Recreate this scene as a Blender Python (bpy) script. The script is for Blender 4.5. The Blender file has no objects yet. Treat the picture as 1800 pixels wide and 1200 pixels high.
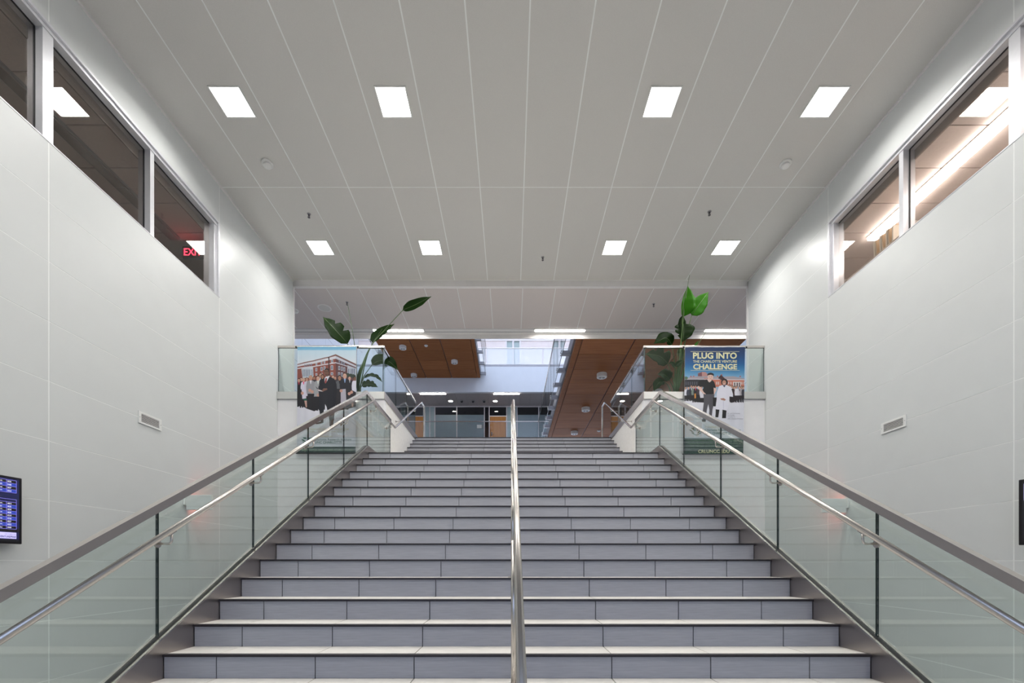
import bpy, bmesh, math, random
import numpy as np
from mathutils import Vector
random.seed(7)
SC = bpy.context.scene
COL = SC.collection
PI = math.pi

# ------------------------------------------------------------------ camera
F_PX, CX, HY, EYE = 786.0, 898.0, 991.0, 1.4975       # of an 1800 x 1200 frame
cam_d = bpy.data.cameras.new('camera'); cam = bpy.data.objects.new('camera', cam_d); COL.objects.link(cam)
cam.location = (0, 0, EYE); cam.rotation_euler = (PI/2, 0, 0)
cam_d.sensor_width = 36; cam_d.lens = F_PX/1800*36
cam_d.shift_x = (900-CX)/1800; cam_d.shift_y = (HY-600)/1800
cam_d.clip_start = .05; cam_d.clip_end = 200
SC.camera = cam

# ------------------------------------------------------------------ world, light, exposure
W_STRENGTH = 2.0
HALL_WATT = 20.5          # per square ceiling light
STRIP_LIGHT = 20.0
EXPOSURE = 0.75
wd = bpy.data.worlds.new('overcast_sky'); SC.world = wd; wd.use_nodes = True
bg = wd.node_tree.nodes['Background']
bg.inputs[0].default_value = (.72, .80, 1.0, 1); bg.inputs[1].default_value = W_STRENGTH
def portal(name, loc, rot, sx, sy):
    l = bpy.data.lights.new(name, 'AREA'); l.shape = 'RECTANGLE'; l.size = sx; l.size_y = sy
    l.cycles.is_portal = True
    o = bpy.data.objects.new(name, l); COL.objects.link(o); o.location = loc; o.rotation_euler = rot
    return o
portal('entrance_daylight', (.215, -6.93, 2.6), (PI/2, 0, 0), 9.0, 4.6)       # daylight through the entrance glazing
portal('skylight_daylight', (0.2, 18.4, 17.9), (0, 0, 0), 17.0, 11.6)         # daylight through the atrium roof light
SC.view_settings.view_transform = 'Standard'
SC.view_settings.look = 'None'
SC.view_settings.gamma = 1.0
SC.view_settings.use_curve_mapping = False
SC.view_settings.exposure = EXPOSURE
SC.cycles.max_bounces = 10
SC.cycles.diffuse_bounces = 4
SC.cycles.glossy_bounces = 4
SC.cycles.transmission_bounces = 6
SC.cycles.transparent_max_bounces = 20
SC.cycles.sample_clamp_indirect = 8
SC.cycles.use_denoising = True
SC.cycles.use_adaptive_sampling = True
SC.cycles.adaptive_threshold = .03

# ------------------------------------------------------------------ materials
def s2l(c):
    c = c/255.0
    return c/12.92 if c <= .04045 else ((c+.055)/1.055)**2.4
def rgb(r, g, b): return (s2l(r), s2l(g), s2l(b), 1)
MATS = {}
def new_mat(name):
    m = bpy.data.materials.new(name); m.use_nodes = True
    MATS[name] = m
    return m, m.node_tree.nodes, m.node_tree.links, m.node_tree.nodes['Principled BSDF']
def plain(name, col, rough=.5, metal=0, var=.0, scale=8, stretch=(1, 1, 1), bump=0, bscale=200, spec=.5, coat=0):
    m, n, l, p = new_mat(name)
    col = tuple(col) if len(col) == 4 else tuple(col)+(1,)
    p.inputs['Base Color'].default_value = col
    p.inputs['Roughness'].default_value = rough; p.inputs['Metallic'].default_value = metal
    p.inputs['Specular IOR Level'].default_value = spec
    p.inputs['Coat Weight'].default_value = coat; p.inputs['Coat Roughness'].default_value = .12
    tc = n.new('ShaderNodeTexCoord')
    if var:
        mp = n.new('ShaderNodeMapping'); mp.inputs['Scale'].default_value = stretch
        nz = n.new('ShaderNodeTexNoise'); nz.inputs['Scale'].default_value = scale; nz.inputs['Detail'].default_value = 5
        cr = n.new('ShaderNodeValToRGB')
        cr.color_ramp.elements[0].position = .3; cr.color_ramp.elements[1].position = .7
        cr.color_ramp.elements[0].color = tuple(c*(1-var) for c in col[:3])+(1,)
        cr.color_ramp.elements[1].color = tuple(min(1, c*(1+var)) for c in col[:3])+(1,)
        l.new(tc.outputs['Object'], mp.inputs[0]); l.new(mp.outputs[0], nz.inputs['Vector'])
        l.new(nz.outputs[0], cr.inputs[0]); l.new(cr.outputs[0], p.inputs['Base Color'])
    if bump:
        b = n.new('ShaderNodeBump'); b.inputs['Strength'].default_value = bump; b.inputs['Distance'].default_value = .002
        nb = n.new('ShaderNodeTexNoise'); nb.inputs['Scale'].default_value = bscale
        l.new(tc.outputs['Object'], nb.inputs['Vector']); l.new(nb.outputs[0], b.inputs['Height'])
        l.new(b.outputs[0], p.inputs['Normal'])
    return m
def brushed(name, col, rough, stretch):
    m, n, l, p = new_mat(name)
    p.inputs['Metallic'].default_value = 1; p.inputs['Base Color'].default_value = tuple(col)+(1,)
    tc = n.new('ShaderNodeTexCoord'); mp = n.new('ShaderNodeMapping'); mp.inputs['Scale'].default_value = stretch
    nz = n.new('ShaderNodeTexNoise'); nz.inputs['Scale'].default_value = 40; nz.inputs['Detail'].default_value = 3
    mr = n.new('ShaderNodeMapRange'); mr.inputs[3].default_value = rough*.95; mr.inputs[4].default_value = rough*1.06
    l.new(tc.outputs['Object'], mp.inputs[0]); l.new(mp.outputs[0], nz.inputs['Vector'])
    l.new(nz.outputs[0], mr.inputs[0]); l.new(mr.outputs[0], p.inputs['Roughness'])
    return m
def emit(name, col, strength):
    m, n, l, p = new_mat(name)
    k = .02 if name.startswith(('screen', 'exit')) else .8
    p.inputs['Base Color'].default_value = (k, k, k, 1)
    p.inputs['Emission Color'].default_value = tuple(col[:3])+(1,); p.inputs['Emission Strength'].default_value = strength
    return m
def glass(name, tint, refl=1.0, rough=0.0, haze=0.0, hazecol=(.8, .9, .88)):
    m, n, l, p = new_mat(name)
    n.remove(p)
    out = n['Material Output']
    lw = n.new('ShaderNodeLayerWeight'); lw.inputs[0].default_value = .5
    pw = n.new('ShaderNodeMath'); pw.operation = 'POWER'; pw.inputs[1].default_value = 5
    ma = n.new('ShaderNodeMath'); ma.operation = 'MULTIPLY_ADD'; ma.inputs[1].default_value = .96*refl; ma.inputs[2].default_value = .04*refl
    tr = n.new('ShaderNodeBsdfTransparent'); tr.inputs[0].default_value = tuple(tint)+(1,)
    gl = n.new('ShaderNodeBsdfGlossy'); gl.inputs['Roughness'].default_value = rough
    mx = n.new('ShaderNodeMixShader')
    l.new(lw.outputs['Facing'], pw.inputs[0]); l.new(pw.outputs[0], ma.inputs[0]); l.new(ma.outputs[0], mx.inputs[0])
    l.new(tr.outputs[0], mx.inputs[1]); l.new(gl.outputs[0], mx.inputs[2])
    last = mx
    if haze:
        df = n.new('ShaderNodeBsdfDiffuse'); df.inputs[0].default_value = tuple(hazecol)+(1,)
        m2 = n.new('ShaderNodeMixShader'); m2.inputs[0].default_value = haze
        l.new(mx.outputs[0], m2.inputs[1]); l.new(df.outputs[0], m2.inputs[2]); last = m2
    l.new(last.outputs[0], out.inputs[0])
    return m
def wood(name, dark, light, stretch=(.5, 9, 9), rough=.45):
    m, n, l, p = new_mat(name)
    tc = n.new('ShaderNodeTexCoord'); mp = n.new('ShaderNodeMapping'); mp.inputs['Scale'].default_value = stretch
    nz = n.new('ShaderNodeTexNoise'); nz.inputs['Scale'].default_value = 3; nz.inputs['Detail'].default_value = 6; nz.inputs['Roughness'].default_value = .65
    oi = n.new('ShaderNodeObjectInfo')
    ad = n.new('ShaderNodeVectorMath'); ad.operation = 'ADD'
    sc = n.new('ShaderNodeVectorMath'); sc.operation = 'SCALE'; sc.inputs[3].default_value = 13
    cr = n.new('ShaderNodeValToRGB'); cr.color_ramp.elements[0].position = .3; cr.color_ramp.elements[1].position = .72
    cr.color_ramp.elements[0].color = dark; cr.color_ramp.elements[1].color = light
    hs = n.new('ShaderNodeHueSaturation'); mr = n.new('ShaderNodeMapRange'); mr.inputs[3].default_value = .88; mr.inputs[4].default_value = 1.1
    l.new(tc.outputs['Object'], mp.inputs[0]); l.new(mp.outputs[0], ad.inputs[0])
    l.new(oi.outputs['Random'], sc.inputs[0]); l.new(sc.outputs[0], ad.inputs[1]); l.new(ad.outputs[0], nz.inputs['Vector'])
    l.new(nz.outputs[0], cr.inputs[0]); l.new(cr.outputs[0], hs.inputs['Color']); l.new(oi.outputs['Random'], mr.inputs[0])
    l.new(mr.outputs[0], hs.inputs['Value']); l.new(hs.outputs[0], p.inputs['Base Color']); p.inputs['Roughness'].default_value = rough; p.inputs['Specular IOR Level'].default_value = .15
    return m
def leafmat(name, dark, light, trans):
    m, n, l, p = new_mat(name)
    out = n['Material Output']
    tc = n.new('ShaderNodeTexCoord'); wv = n.new('ShaderNodeTexWave'); wv.bands_direction = 'Y'
    wv.inputs['Scale'].default_value = 9; wv.inputs['Distortion'].default_value = 2; wv.inputs['Detail'].default_value = 2
    cr = n.new('ShaderNodeValToRGB'); cr.color_ramp.elements[0].color = dark; cr.color_ramp.elements[1].color = light
    l.new(tc.outputs['UV'], wv.inputs['Vector']); l.new(wv.outputs['Fac'], cr.inputs[0]); l.new(cr.outputs[0], p.inputs['Base Color'])
    p.inputs['Roughness'].default_value = .5; p.inputs['Specular IOR Level'].default_value = .12
    tl = n.new('ShaderNodeBsdfTranslucent'); tl.inputs[0].default_value = trans
    mx = n.new('ShaderNodeMixShader'); mx.inputs[0].default_value = .4
    l.new(p.outputs[0], mx.inputs[1]); l.new(tl.outputs[0], mx.inputs[2]); l.new(mx.outputs[0], out.inputs[0])
    return m
def printmat(name, rough=.55, emission=0):
    m, n, l, p = new_mat(name)
    at = n.new('ShaderNodeAttribute'); at.attribute_name = 'print'
    l.new(at.outputs['Color'], p.inputs['Base Color']); p.inputs['Roughness'].default_value = rough
    if emission:
        l.new(at.outputs['Color'], p.inputs['Emission Color']); p.inputs['Emission Strength'].default_value = emission
    return m

plain('wall_white', (.685, .70, .695), .38, var=.012, scale=3, spec=.5)
plain('wall_joint', (.88, .89, .88), .5)
plain('plaster', (.90, .90, .905), .6, var=.02, scale=5)
plain('cheek_plaster', (.88, .86, .83), .7, var=.04, scale=14, bump=.25, bscale=120)
plain('ceiling_metal', (.655, .64, .615), .55, var=.05, scale=260, bump=.1, bscale=500)
plain('ceiling_joint', (.88, .89, .88), .5)
plain('soffit_white', (.80, .78, .77), .55, var=.02, scale=6)
plain('landing_ceiling', (.66, .60, .575), .55, var=.04, scale=260)
plain('gallery_ceiling', (.42, .38, .38), .6, var=.05, scale=8)
plain('room_tile', (.76, .655, .605), .8, var=.06, scale=60)
plain('room_dark', (.30, .25, .23), .8, var=.05, scale=4)
plain('room_wall', (.62, .54, .50), .7, var=.03, scale=4)
plain('riser_tile', (.365, .37, .41), .5, var=.08, scale=5, stretch=(1.2, 8, 22), bump=.1, bscale=90)  # same tile as the tread; bluish daylight tint put into the colour
plain('tread_tile', (.76, .73, .68), .45, var=.07, scale=5, stretch=(1.2, 16, 8), bump=.1, bscale=90)  # same tile as the riser, lightened to paint in the overhead light
plain('grout', (.13, .13, .15), .9, var=.1, scale=30)
plain('nosing_black', (.016, .012, .016), .45, var=.2, scale=40)
plain('concrete', (.35, .35, .36), .85, var=.1, scale=9)
plain('floor_tile', (.42, .41, .39), .4, var=.06, scale=3)
brushed('steel_brushed', (.43, .39, .37), .34, (1, 1, 60))
brushed('steel_rail', (.56, .52, .49), .24, (60, 1, 1))
brushed('steel_pipe', (.60, .565, .53), .24, (30, 1, 30))
brushed('steel_band', (.66, .66, .64), .4, (1, 1, 60))
plain('frame_metal', (.72, .72, .75), .38, metal=.35, var=.02, scale=20)
plain('gasket', (.012, .012, .014), .5, var=.1, scale=30)
plain('glass_edge', (.02, .035, .033), .25, var=.1, scale=20)
plain('black_plastic', (.014, .013, .015), .35, var=.15, scale=40)
plain('white_plastic', (.82, .82, .80), .4, var=.02, scale=20)
plain('grey_plastic', (.30, .30, .30), .5, var=.05, scale=20)
plain('dark_metal', (.12, .11, .12), .45, metal=.6, var=.1, scale=20)
plain('bracket_grey', (.34, .33, .35), .45, metal=.5, var=.1, scale=20)
plain('vent_dark', (.04, .04, .04), .7, var=.1, scale=20)
plain('fascia_blue', (.74, .76, .80), .6, var=.015, scale=3)
plain('frosted_white', (.95, .96, .97), .35, var=.01, scale=3)
plain('frosted_teal', (.26, .33, .36), .28, var=.04, scale=2)
plain('frosted_pale', (.42, .52, .52), .3, var=.03, scale=3)
plain('mullion', (.78, .73, .73), .4, metal=.2, var=.03, scale=20)
plain('pot_white', (.78, .78, .76), .35, var=.02, scale=10)
plain('soil', (.05, .035, .025), .95, var=.3, scale=30, bump=.6, bscale=60)
plain('stem_green', (.07, .13, .03), .45, var=.2, scale=12)
plain('folder_tan', (.72, .50, .30), .75, var=.06, scale=20)
plain('folder_cream', (.82, .74, .62), .75, var=.05, scale=20)
plain('shelf_beige', (.60, .52, .46), .6, var=.03, scale=8)
plain('cloth_back', (.8, .8, .82), .8, var=.02, scale=20)
plain('asphalt', (.12, .12, .125), .9, var=.15, scale=20)
plain('text_cream', rgb(222, 222, 180), .6, var=.01, scale=10)
plain('text_gold', rgb(196, 190, 150), .6, var=.01, scale=10)
plain('text_green', rgb(30, 95, 75), .6, var=.02, scale=10)
plain('text_grey', rgb(110, 112, 128), .6, var=.02, scale=10)
plain('text_pale', rgb(125, 165, 130), .6, var=.02, scale=10)
plain('text_navy', rgb(40, 40, 95), .6, var=.02, scale=10)
wood('wood_soffit', rgb(136, 86, 52), rgb(172, 114, 72), (.35, 11, 11), .7)
wood('wood_door', rgb(196, 128, 66), rgb(224, 160, 92), (12, 12, .6), .4)
glass('glass_rail', (.92, .965, .945), 1.6)
glass('glass_clear', (.95, .965, .965), 1.0)
glass('glass_window', (.86, .84, .82), 1.9)
glass('glass_entrance', (.66, .70, .76), .8)
glass('glass_skylight', (.95, .97, .98), .8)
leafmat('leaf_green', rgb(16, 34, 8), rgb(30, 54, 14), rgb(50, 110, 8))
leafmat('leaf_backlit', rgb(36, 86, 12), rgb(56, 112, 18), rgb(100, 190, 8))  # lit copy of the leaf green, backlighting painted into its colours
emit('lamp_white', (1.0, .985, .95), 5)
emit('lamp_strip', (1.0, .95, .90), STRIP_LIGHT)
emit('lamp_slot', (1.0, .95, .90), 22)
emit('lamp_room', (1.0, .95, .91), 13)
emit('lamp_down', (1.0, .95, .86), 16)
emit('exit_red', (1.0, .02, .05), 6)
emit('exit_red_flag', (1.0, .10, .05), 13)
emit('screen_navy', rgb(10, 20, 80), 0.48)
emit('screen_blue', rgb(40, 70, 190), 0.54)
emit('screen_line', rgb(150, 140, 255), 0.66)
emit('screen_text', rgb(235, 235, 255), 0.72)
emit('screen_pale', rgb(200, 195, 255), 0.72)
emit('screen_dark', rgb(4, 6, 22), 0.3)
emit('screen_dot', rgb(30, 90, 255), 0.9)
printmat('banner_print')
plain('office_dark', (.06, .055, .056), .8, var=.1, scale=4)
glass('guard_glare', (.95, .96, .97), 1.5, haze=.4, hazecol=(.95, .96, .98))  # clear guard glass; skylight glare painted in as a white diffuse mix

# ------------------------------------------------------------------ builders
def wl(o):
    v = Vector((0, 0, 0))
    while o is not None:
        v = v + Vector(o.location); o = o.parent
    return v
def tag(o, label=None, cat=None, group=None, kind=None):
    if label: o['label'] = label
    if cat: o['category'] = cat
    if group: o['group'] = group
    if kind: o['kind'] = kind
    return o
def thing(name, label, cat, loc, group=None, kind=None):
    o = bpy.data.objects.new(name, None); COL.objects.link(o); o.location = loc
    o.empty_display_size = .1
    return tag(o, label, cat, group, kind)
def link_mesh(name, me, center, parent):
    o = bpy.data.objects.new(name, me); COL.objects.link(o)
    if parent is not None:
        o.parent = parent; o.location = Vector(center)-wl(parent)
    else: o.location = center
    return o
def mk(name, verts, faces, mat, parent=None, smooth=False, fmats=None):
    V = np.array(verts, dtype=float); c = (V.min(0)+V.max(0))/2
    me = bpy.data.meshes.new(name); me.from_pydata([tuple(v) for v in (V-c)], [], faces)
    for m in ([mat] if isinstance(mat, str) else mat): me.materials.append(MATS[m])
    if fmats: me.polygons.foreach_set('material_index', fmats)
    if smooth: me.polygons.foreach_set('use_smooth', [True]*len(me.polygons))
    me.update()
    return link_mesh(name, me, c, parent)
BOXF = [(0, 3, 2, 1), (4, 5, 6, 7), (0, 1, 5, 4), (1, 2, 6, 5), (2, 3, 7, 6), (3, 0, 4, 7)]
BOXC = {}
def box(name, x0, x1, y0, y1, z0, z1, mat, parent=None, kind=None, bev=0):
    x0, x1 = min(x0, x1), max(x0, x1); y0, y1 = min(y0, y1), max(y0, y1); z0, z1 = min(z0, z1), max(z0, z1)
    dx, dy, dz = (x1-x0)/2, (y1-y0)/2, (z1-z0)/2
    key = (round(dx, 4), round(dy, 4), round(dz, 4), mat, bev)
    me = BOXC.get(key)
    if me is None:
        me = bpy.data.meshes.new(name)
        v = [(-dx, -dy, -dz), (dx, -dy, -dz), (dx, dy, -dz), (-dx, dy, -dz), (-dx, -dy, dz), (dx, -dy, dz), (dx, dy, dz), (-dx, dy, dz)]
        me.from_pydata(v, [], BOXF)
        if bev:
            bm = bmesh.new(); bm.from_mesh(me)
            bmesh.ops.bevel(bm, geom=bm.edges[:], offset=bev, segments=2, affect='EDGES', profile=.5)
            bm.to_mesh(me); bm.free()
        me.materials.append(MATS[mat]); me.update(); BOXC[key] = me
    o = link_mesh(name, me, ((x0+x1)/2, (y0+y1)/2, (z0+z1)/2), parent)
    if kind: o['kind'] = kind
    return o
def prism(name, poly, x0, x1, mat, parent=None, side=None):
    """poly: list of (y, z) extruded along x"""
    n = len(poly); x0, x1 = min(x0, x1), max(x0, x1)
    a = sum(poly[i][0]*poly[(i+1) % n][1]-poly[(i+1) % n][0]*poly[i][1] for i in range(n))
    if a < 0: poly = poly[::-1]
    V = [(x0, y, z) for y, z in poly]+[(x1, y, z) for y, z in poly]
    Fc = [tuple(range(n))[::-1], tuple(range(n, 2*n))]+[(i, (i+1) % n, n+(i+1) % n, n+i) for i in range(n)]
    if side: return mk(name, V, Fc, [mat, side], parent, fmats=[0, 0]+[1]*n)
    return mk(name, V, Fc, mat, parent)
def gpane(name, x0, x1, y0, y1, z0, z1, axis, mat, parent, edge='glass_edge'):
    """a glass sheet with its edges in a second material; axis is the thin one"""
    v = [(x0, y0, z0), (x1, y0, z0), (x1, y1, z0), (x0, y1, z0), (x0, y0, z1), (x1, y0, z1), (x1, y1, z1), (x0, y1, z1)]
    fm = {'x': [1, 1, 1, 0, 1, 0], 'y': [1, 1, 0, 1, 0, 1], 'z': [0, 0, 1, 1, 1, 1]}[axis]
    return mk(name, v, BOXF, [mat, edge], parent, fmats=fm)
def smooth_path(pts, r=.06, k=4):
    out = [Vector(pts[0])]
    for i in range(1, len(pts)-1):
        p, a, b = Vector(pts[i]), Vector(pts[i-1]), Vector(pts[i+1])
        da, db = (a-p), (b-p); rr = min(r, da.length*.45, db.length*.45)
        A, B = p+da.normalized()*rr, p+db.normalized()*rr
        for j in range(k+1):
            t = j/k; out.append(A*(1-t)**2+p*2*t*(1-t)+B*t*t)
    out.append(Vector(pts[-1])); return out
def tube_geo(pts, r, seg=12):
    pts = [Vector(p) for p in pts]; n = len(pts)
    rad = r if isinstance(r, (list, tuple)) else [r]*n
    V, Fc = [], []
    up = None
    for i, p in enumerate(pts):
        t = (pts[min(i+1, n-1)]-pts[max(i-1, 0)]).normalized()
        if up is None: up = Vector((1, 0, 0)) if abs(t.x) < .8 else Vector((0, 0, 1))
        u = (up-t*up.dot(t)).normalized(); w = t.cross(u); up = u
        for k in range(seg):
            a = 2*PI*k/seg; V.append(tuple(p+(u*math.cos(a)+w*math.sin(a))*rad[i]))
    for i in range(n-1):
        for k in range(seg):
            k2 = (k+1) % seg
            Fc.append((i*seg+k, i*seg+k2, (i+1)*seg+k2, (i+1)*seg+k))
    Fc.append(tuple(range(seg))[::-1]); Fc.append(tuple((n-1)*seg+k for k in range(seg)))
    return V, Fc
def tube(name, pts, r, mat, parent=None, seg=12):
    V, Fc = tube_geo(pts, r, seg); return mk(name, V, Fc, mat, parent, smooth=True)
def lathe(name, c, prof, mat, parent=None, seg=20, axis='z'):
    """prof: list of (radius, height)"""
    V, Fc = [], []
    for r, h in prof:
        for k in range(seg):
            a = 2*PI*k/seg
            d = (r*math.cos(a), r*math.sin(a), h)
            if axis == 'x': d = (h, d[0], d[1])
            if axis == 'y': d = (d[0], h, d[1])
            V.append((c[0]+d[0], c[1]+d[1], c[2]+d[2]))
    for i in range(len(prof)-1):
        for k in range(seg):
            k2 = (k+1) % seg; Fc.append((i*seg+k, i*seg+k2, (i+1)*seg+k2, (i+1)*seg+k))
    Fc.append(tuple(range(seg))[::-1]); Fc.append(tuple((len(prof)-1)*seg+k for k in range(seg)))
    o = mk(name, V, Fc, mat, parent)
    bm = bmesh.new(); bm.from_mesh(o.data); bmesh.ops.recalc_face_normals(bm, faces=bm.faces[:]); bm.to_mesh(o.data); bm.free()
    return o
def px(x, y, d):
    """world point seen at pixel x, y at depth d"""
    return Vector(((x-CX)*d/F_PX, d, EYE+(HY-y)*d/F_PX))
def lettering(name, s, mat, origin, width, height, parent, ux=(1, 0, 0), uz=(0, 0, 1), bold=0.0, align='L', spacing=1.0):
    """flat printed text fitted into width x height at origin (lower left)"""
    cu = bpy.data.curves.new('t', 'FONT'); cu.body = s; cu.size = 1; cu.offset = bold; cu.space_character = spacing
    cu.resolution_u = 3
    to = bpy.data.objects.new('t', cu); COL.objects.link(to)
    dg = bpy.context.evaluated_depsgraph_get(); dg.update()
    me0 = bpy.data.meshes.new_from_object(to.evaluated_get(dg))
    V = np.array([tuple(v.co) for v in me0.vertices]); Fc = [tuple(p.vertices) for p in me0.polygons]
    bpy.data.objects.remove(to); bpy.data.curves.remove(cu); bpy.data.meshes.remove(me0)
    mn, mx = V.min(0), V.max(0)
    sx = width/(mx[0]-mn[0]); sy = height/(mx[1]-mn[1])
    ux, uz, og = np.array(ux, float), np.array(uz, float), np.array(origin, float)
    P = og+np.outer((V[:, 0]-mn[0])*sx, ux)+np.outer((V[:, 1]-mn[1])*sy, uz)
    return mk(name, P, Fc, mat, parent)

# ------------------------------------------------------------------ measures of the place
XS = .045; XL, XR = XS-2.51, XS+2.51                 # lower flight
WL, WR = -4.855, 5.285                               # side walls
ZC = 7.81                                            # hall ceiling
TD, RS = .305, .1715
YEND = 9.96
def ny(n): return 1.638+TD*n if n <= 20 else 9.81+TD*(n-21)
def nz(n): return RS*n
def line(Y): return RS*(Y-1.638)/TD                  # nosing line of the lower flight
UL, UR = -2.63, 2.76                                 # upper flight
ZF = nz(29)                                          # upper floor 4.97
JZ = [1.533+.628*k for k in range(-2, 10)]

# ------------------------------------------------------------------ room shell
fl = box('floor', WL-.3, WR+.3, -6.9, 9.3, -.2, 0, 'floor_tile', kind='structure')
gr = box('ground', -40, 40, -45, -6.9, -.3, -.05, 'asphalt', kind='structure')

def side_wall(name, xw, s, wname, roomname):
    w = thing(name, None, None, (xw, 2, 0), kind='structure')
    def b(nm, a0, a1, y0, y1, z0, z1, mat, par=w, bev=0):
        return box(nm, xw+s*a0, xw+s*a1, y0, y1, z0, z1, mat, par, bev=bev)
    zs0, zs1 = JZ[9], JZ[11]
    b('wall_core', .0015, .22, -6.9, YEND, 0, zs0, 'wall_joint')
    b('wall_core', .0015, .22, -6.9, YEND, zs1, ZC+.3, 'wall_joint')
    b('wall_core', .0015, .22, 7.45, YEND, zs0, zs1, 'wall_joint')
    ys = [-6.9, -3.55, -.8, 1.95, 4.70, 7.45, YEND]
    zz = [0]+JZ+[ZC]
    g = .008
    for i in range(len(ys)-1):
        for k in range(len(zz)-1):
            if zz[k] >= zs0-.01 and zz[k+1] <= zs1+.01 and ys[i+1] < 7.5: continue
            b('wall_panel', 0, .03, ys[i]+g, ys[i+1]-g, zz[k]+g*.6, zz[k+1]-g*.6, 'wall_white')
    # ribbon window
    wn = thing(wname, None, None, (xw+s*.11, 3, zs0), kind='structure')
    f = 'frame_metal'
    b('head_trim', -.006, .05, -6.8, 7.45, zs1-.03, zs1, f, wn)
    b('head_frame', .02, .20, -6.8, 7.42, zs1-.075, zs1-.03, f, wn)
    b('sill', -.004, .20, -6.8, 7.45, zs0, zs0+.012, f, wn)
    b('jamb_trim', -.006, .05, 7.42, 7.45, zs0+.012, zs1-.03, f, wn)
    b('jamb_frame', .03, .20, 7.36, 7.42, zs0+.012, zs1-.075, f, wn)
    b('head_gasket', .108, .122, -6.8, 7.36, zs1-.085, zs1-.075, 'gasket', wn)
    b('closure_panel', .19, .21, -6.8, 7.36, zs1-.20, zs1-.075, 'room_dark', wn)
    ml = [(-6.8, .1), (-3.5, .1), (-.75, .1), (1.97, .11), (3.34, .067), (4.72, .11), (6.09, .067), (7.39, .06)]
    for yc, ww in ml[1:-1]:
        m = b('mullion', .03, .108, yc-ww/2, yc+ww/2, zs0+.012, zs1-.075, f, wn)
        b('inner_mullion', .122, .20, yc-ww/2+.008, yc+ww/2-.008, zs0+.012, zs1-.075, f, wn)
        b('gasket', .106, .124, yc-ww/2-.008, yc-ww/2, zs0+.012, zs1-.085, 'gasket', wn)
    for (ya, wa), (yb, wb) in zip(ml[:-1], ml[1:]):
        gpane('pane', *sorted((xw+s*.110, xw+s*.119)), ya+wa/2-.004, yb-wb/2+.004, zs0+.012, zs1-.08, 'x', 'glass_window', wn, 'gasket')
    # the room behind it
    zr = 7.02
    lo = 5.2
    b2 = lambda nm, a0, a1, y0, y1, z0, z1, mat: tag(box(nm, xw+s*a0, xw+s*a1, y0, y1, z0, z1, mat), kind='structure')
    b2('floor_'+roomname, .22, lo, -6.9, YEND, ZF-.2, ZF, 'floor_tile')
    b2('wall_'+roomname, lo, lo+.15, -6.9, YEND, ZF, zr+.2, 'room_wall')
    b2('wall_'+roomname, .22, lo, YEND-.12, YEND, ZF, zr+.2, 'room_wall')
    b2('wall_'+roomname, .22, lo, -6.9, -6.78, ZF, zr+.2, 'room_wall')
    c = b2('ceiling_'+roomname, .21, lo, -6.9, YEND, zr+.012, zr+.15, 'room_dark')
    y = 9.9-.61*14
    while y < 9.6:
        for k in range(4):
            a0 = .215+k*1.24
            b('ceiling_tile', a0+.002, min(a0+1.238, lo), y+.009, y+.601, zr, zr+.02, 'room_tile', c)
        y += .61
    b('ceiling_tile', .215, lo, -6.9, 1.3, zr, zr+.02, 'room_tile', c)
    # skirting trims of the hall
    t = b('trim_1' if s < 0 else 'trim_2', -.02, .0, -6.9, YEND, ZC-.03, ZC, 'soffit_white', None); t['kind'] = 'structure'
    t = b('trim_3' if s < 0 else 'trim_4', -.012, .23, YEND, YEND+.06, ZF, ZC, 'soffit_white', None); t['kind'] = 'structure'
    return w
side_wall('wall_left', WL, -1, 'window_1', 'left_room')
side_wall('wall_right', WR, 1, 'window_2', 'right_room')

# entrance wall behind the camera: glazed
eb = thing('wall_entrance', None, None, (.2, -7, 0), kind='structure')
box('wall_panel', WL-.2, WR+.2, -7.15, -6.95, 4.95, ZC+.3, 'wall_white', eb)
box('wall_panel', WL-.2, -4.3, -7.15, -6.95, 0, 4.95, 'wall_white', eb)
box('wall_panel', 4.73, WR+.2, -7.15, -6.95, 0, 4.95, 'wall_white', eb)
we = thing('window_3', None, None, (.2, -7, 0), kind='structure')
for i in range(7):
    x = -4.3+i*9.03/6
    box('mullion', x-.03, x+.03, -7.1, -7.0, 0, 4.95, 'dark_metal', we)
for z in (0.03, 2.4, 4.92): box('transom', -4.27, 4.70, -7.09, -7.01, z-.03, z+.03, 'dark_metal', we)
for i in range(6):
    x = -4.3+i*9.03/6
    gpane('pane', x+.03, x+9.03/6-.03, -7.056, -7.044, .06, 4.89, 'y', 'glass_entrance', we)

# hall ceiling
ce = box('ceiling', WL-.2, WR+.2, -6.95, YEND, ZC+.002, ZC+.3, 'ceiling_joint', kind='structure')
cols = [WL]+[-4.196+.7357*k for k in range(13)]+[WR]
rows = [-6.95, -3.3, .3, 3.9, 7.5, YEND-.01]
for i in range(len(cols)-1):
    for j in range(len(rows)-1):
        g = .009
        box('ceiling_panel', cols[i]+(g if i else 0), cols[i+1]-(g if i < len(cols)-2 else 0), rows[j]+g, rows[j+1]-g, ZC, ZC+.02, 'ceiling_metal', ce)
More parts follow.
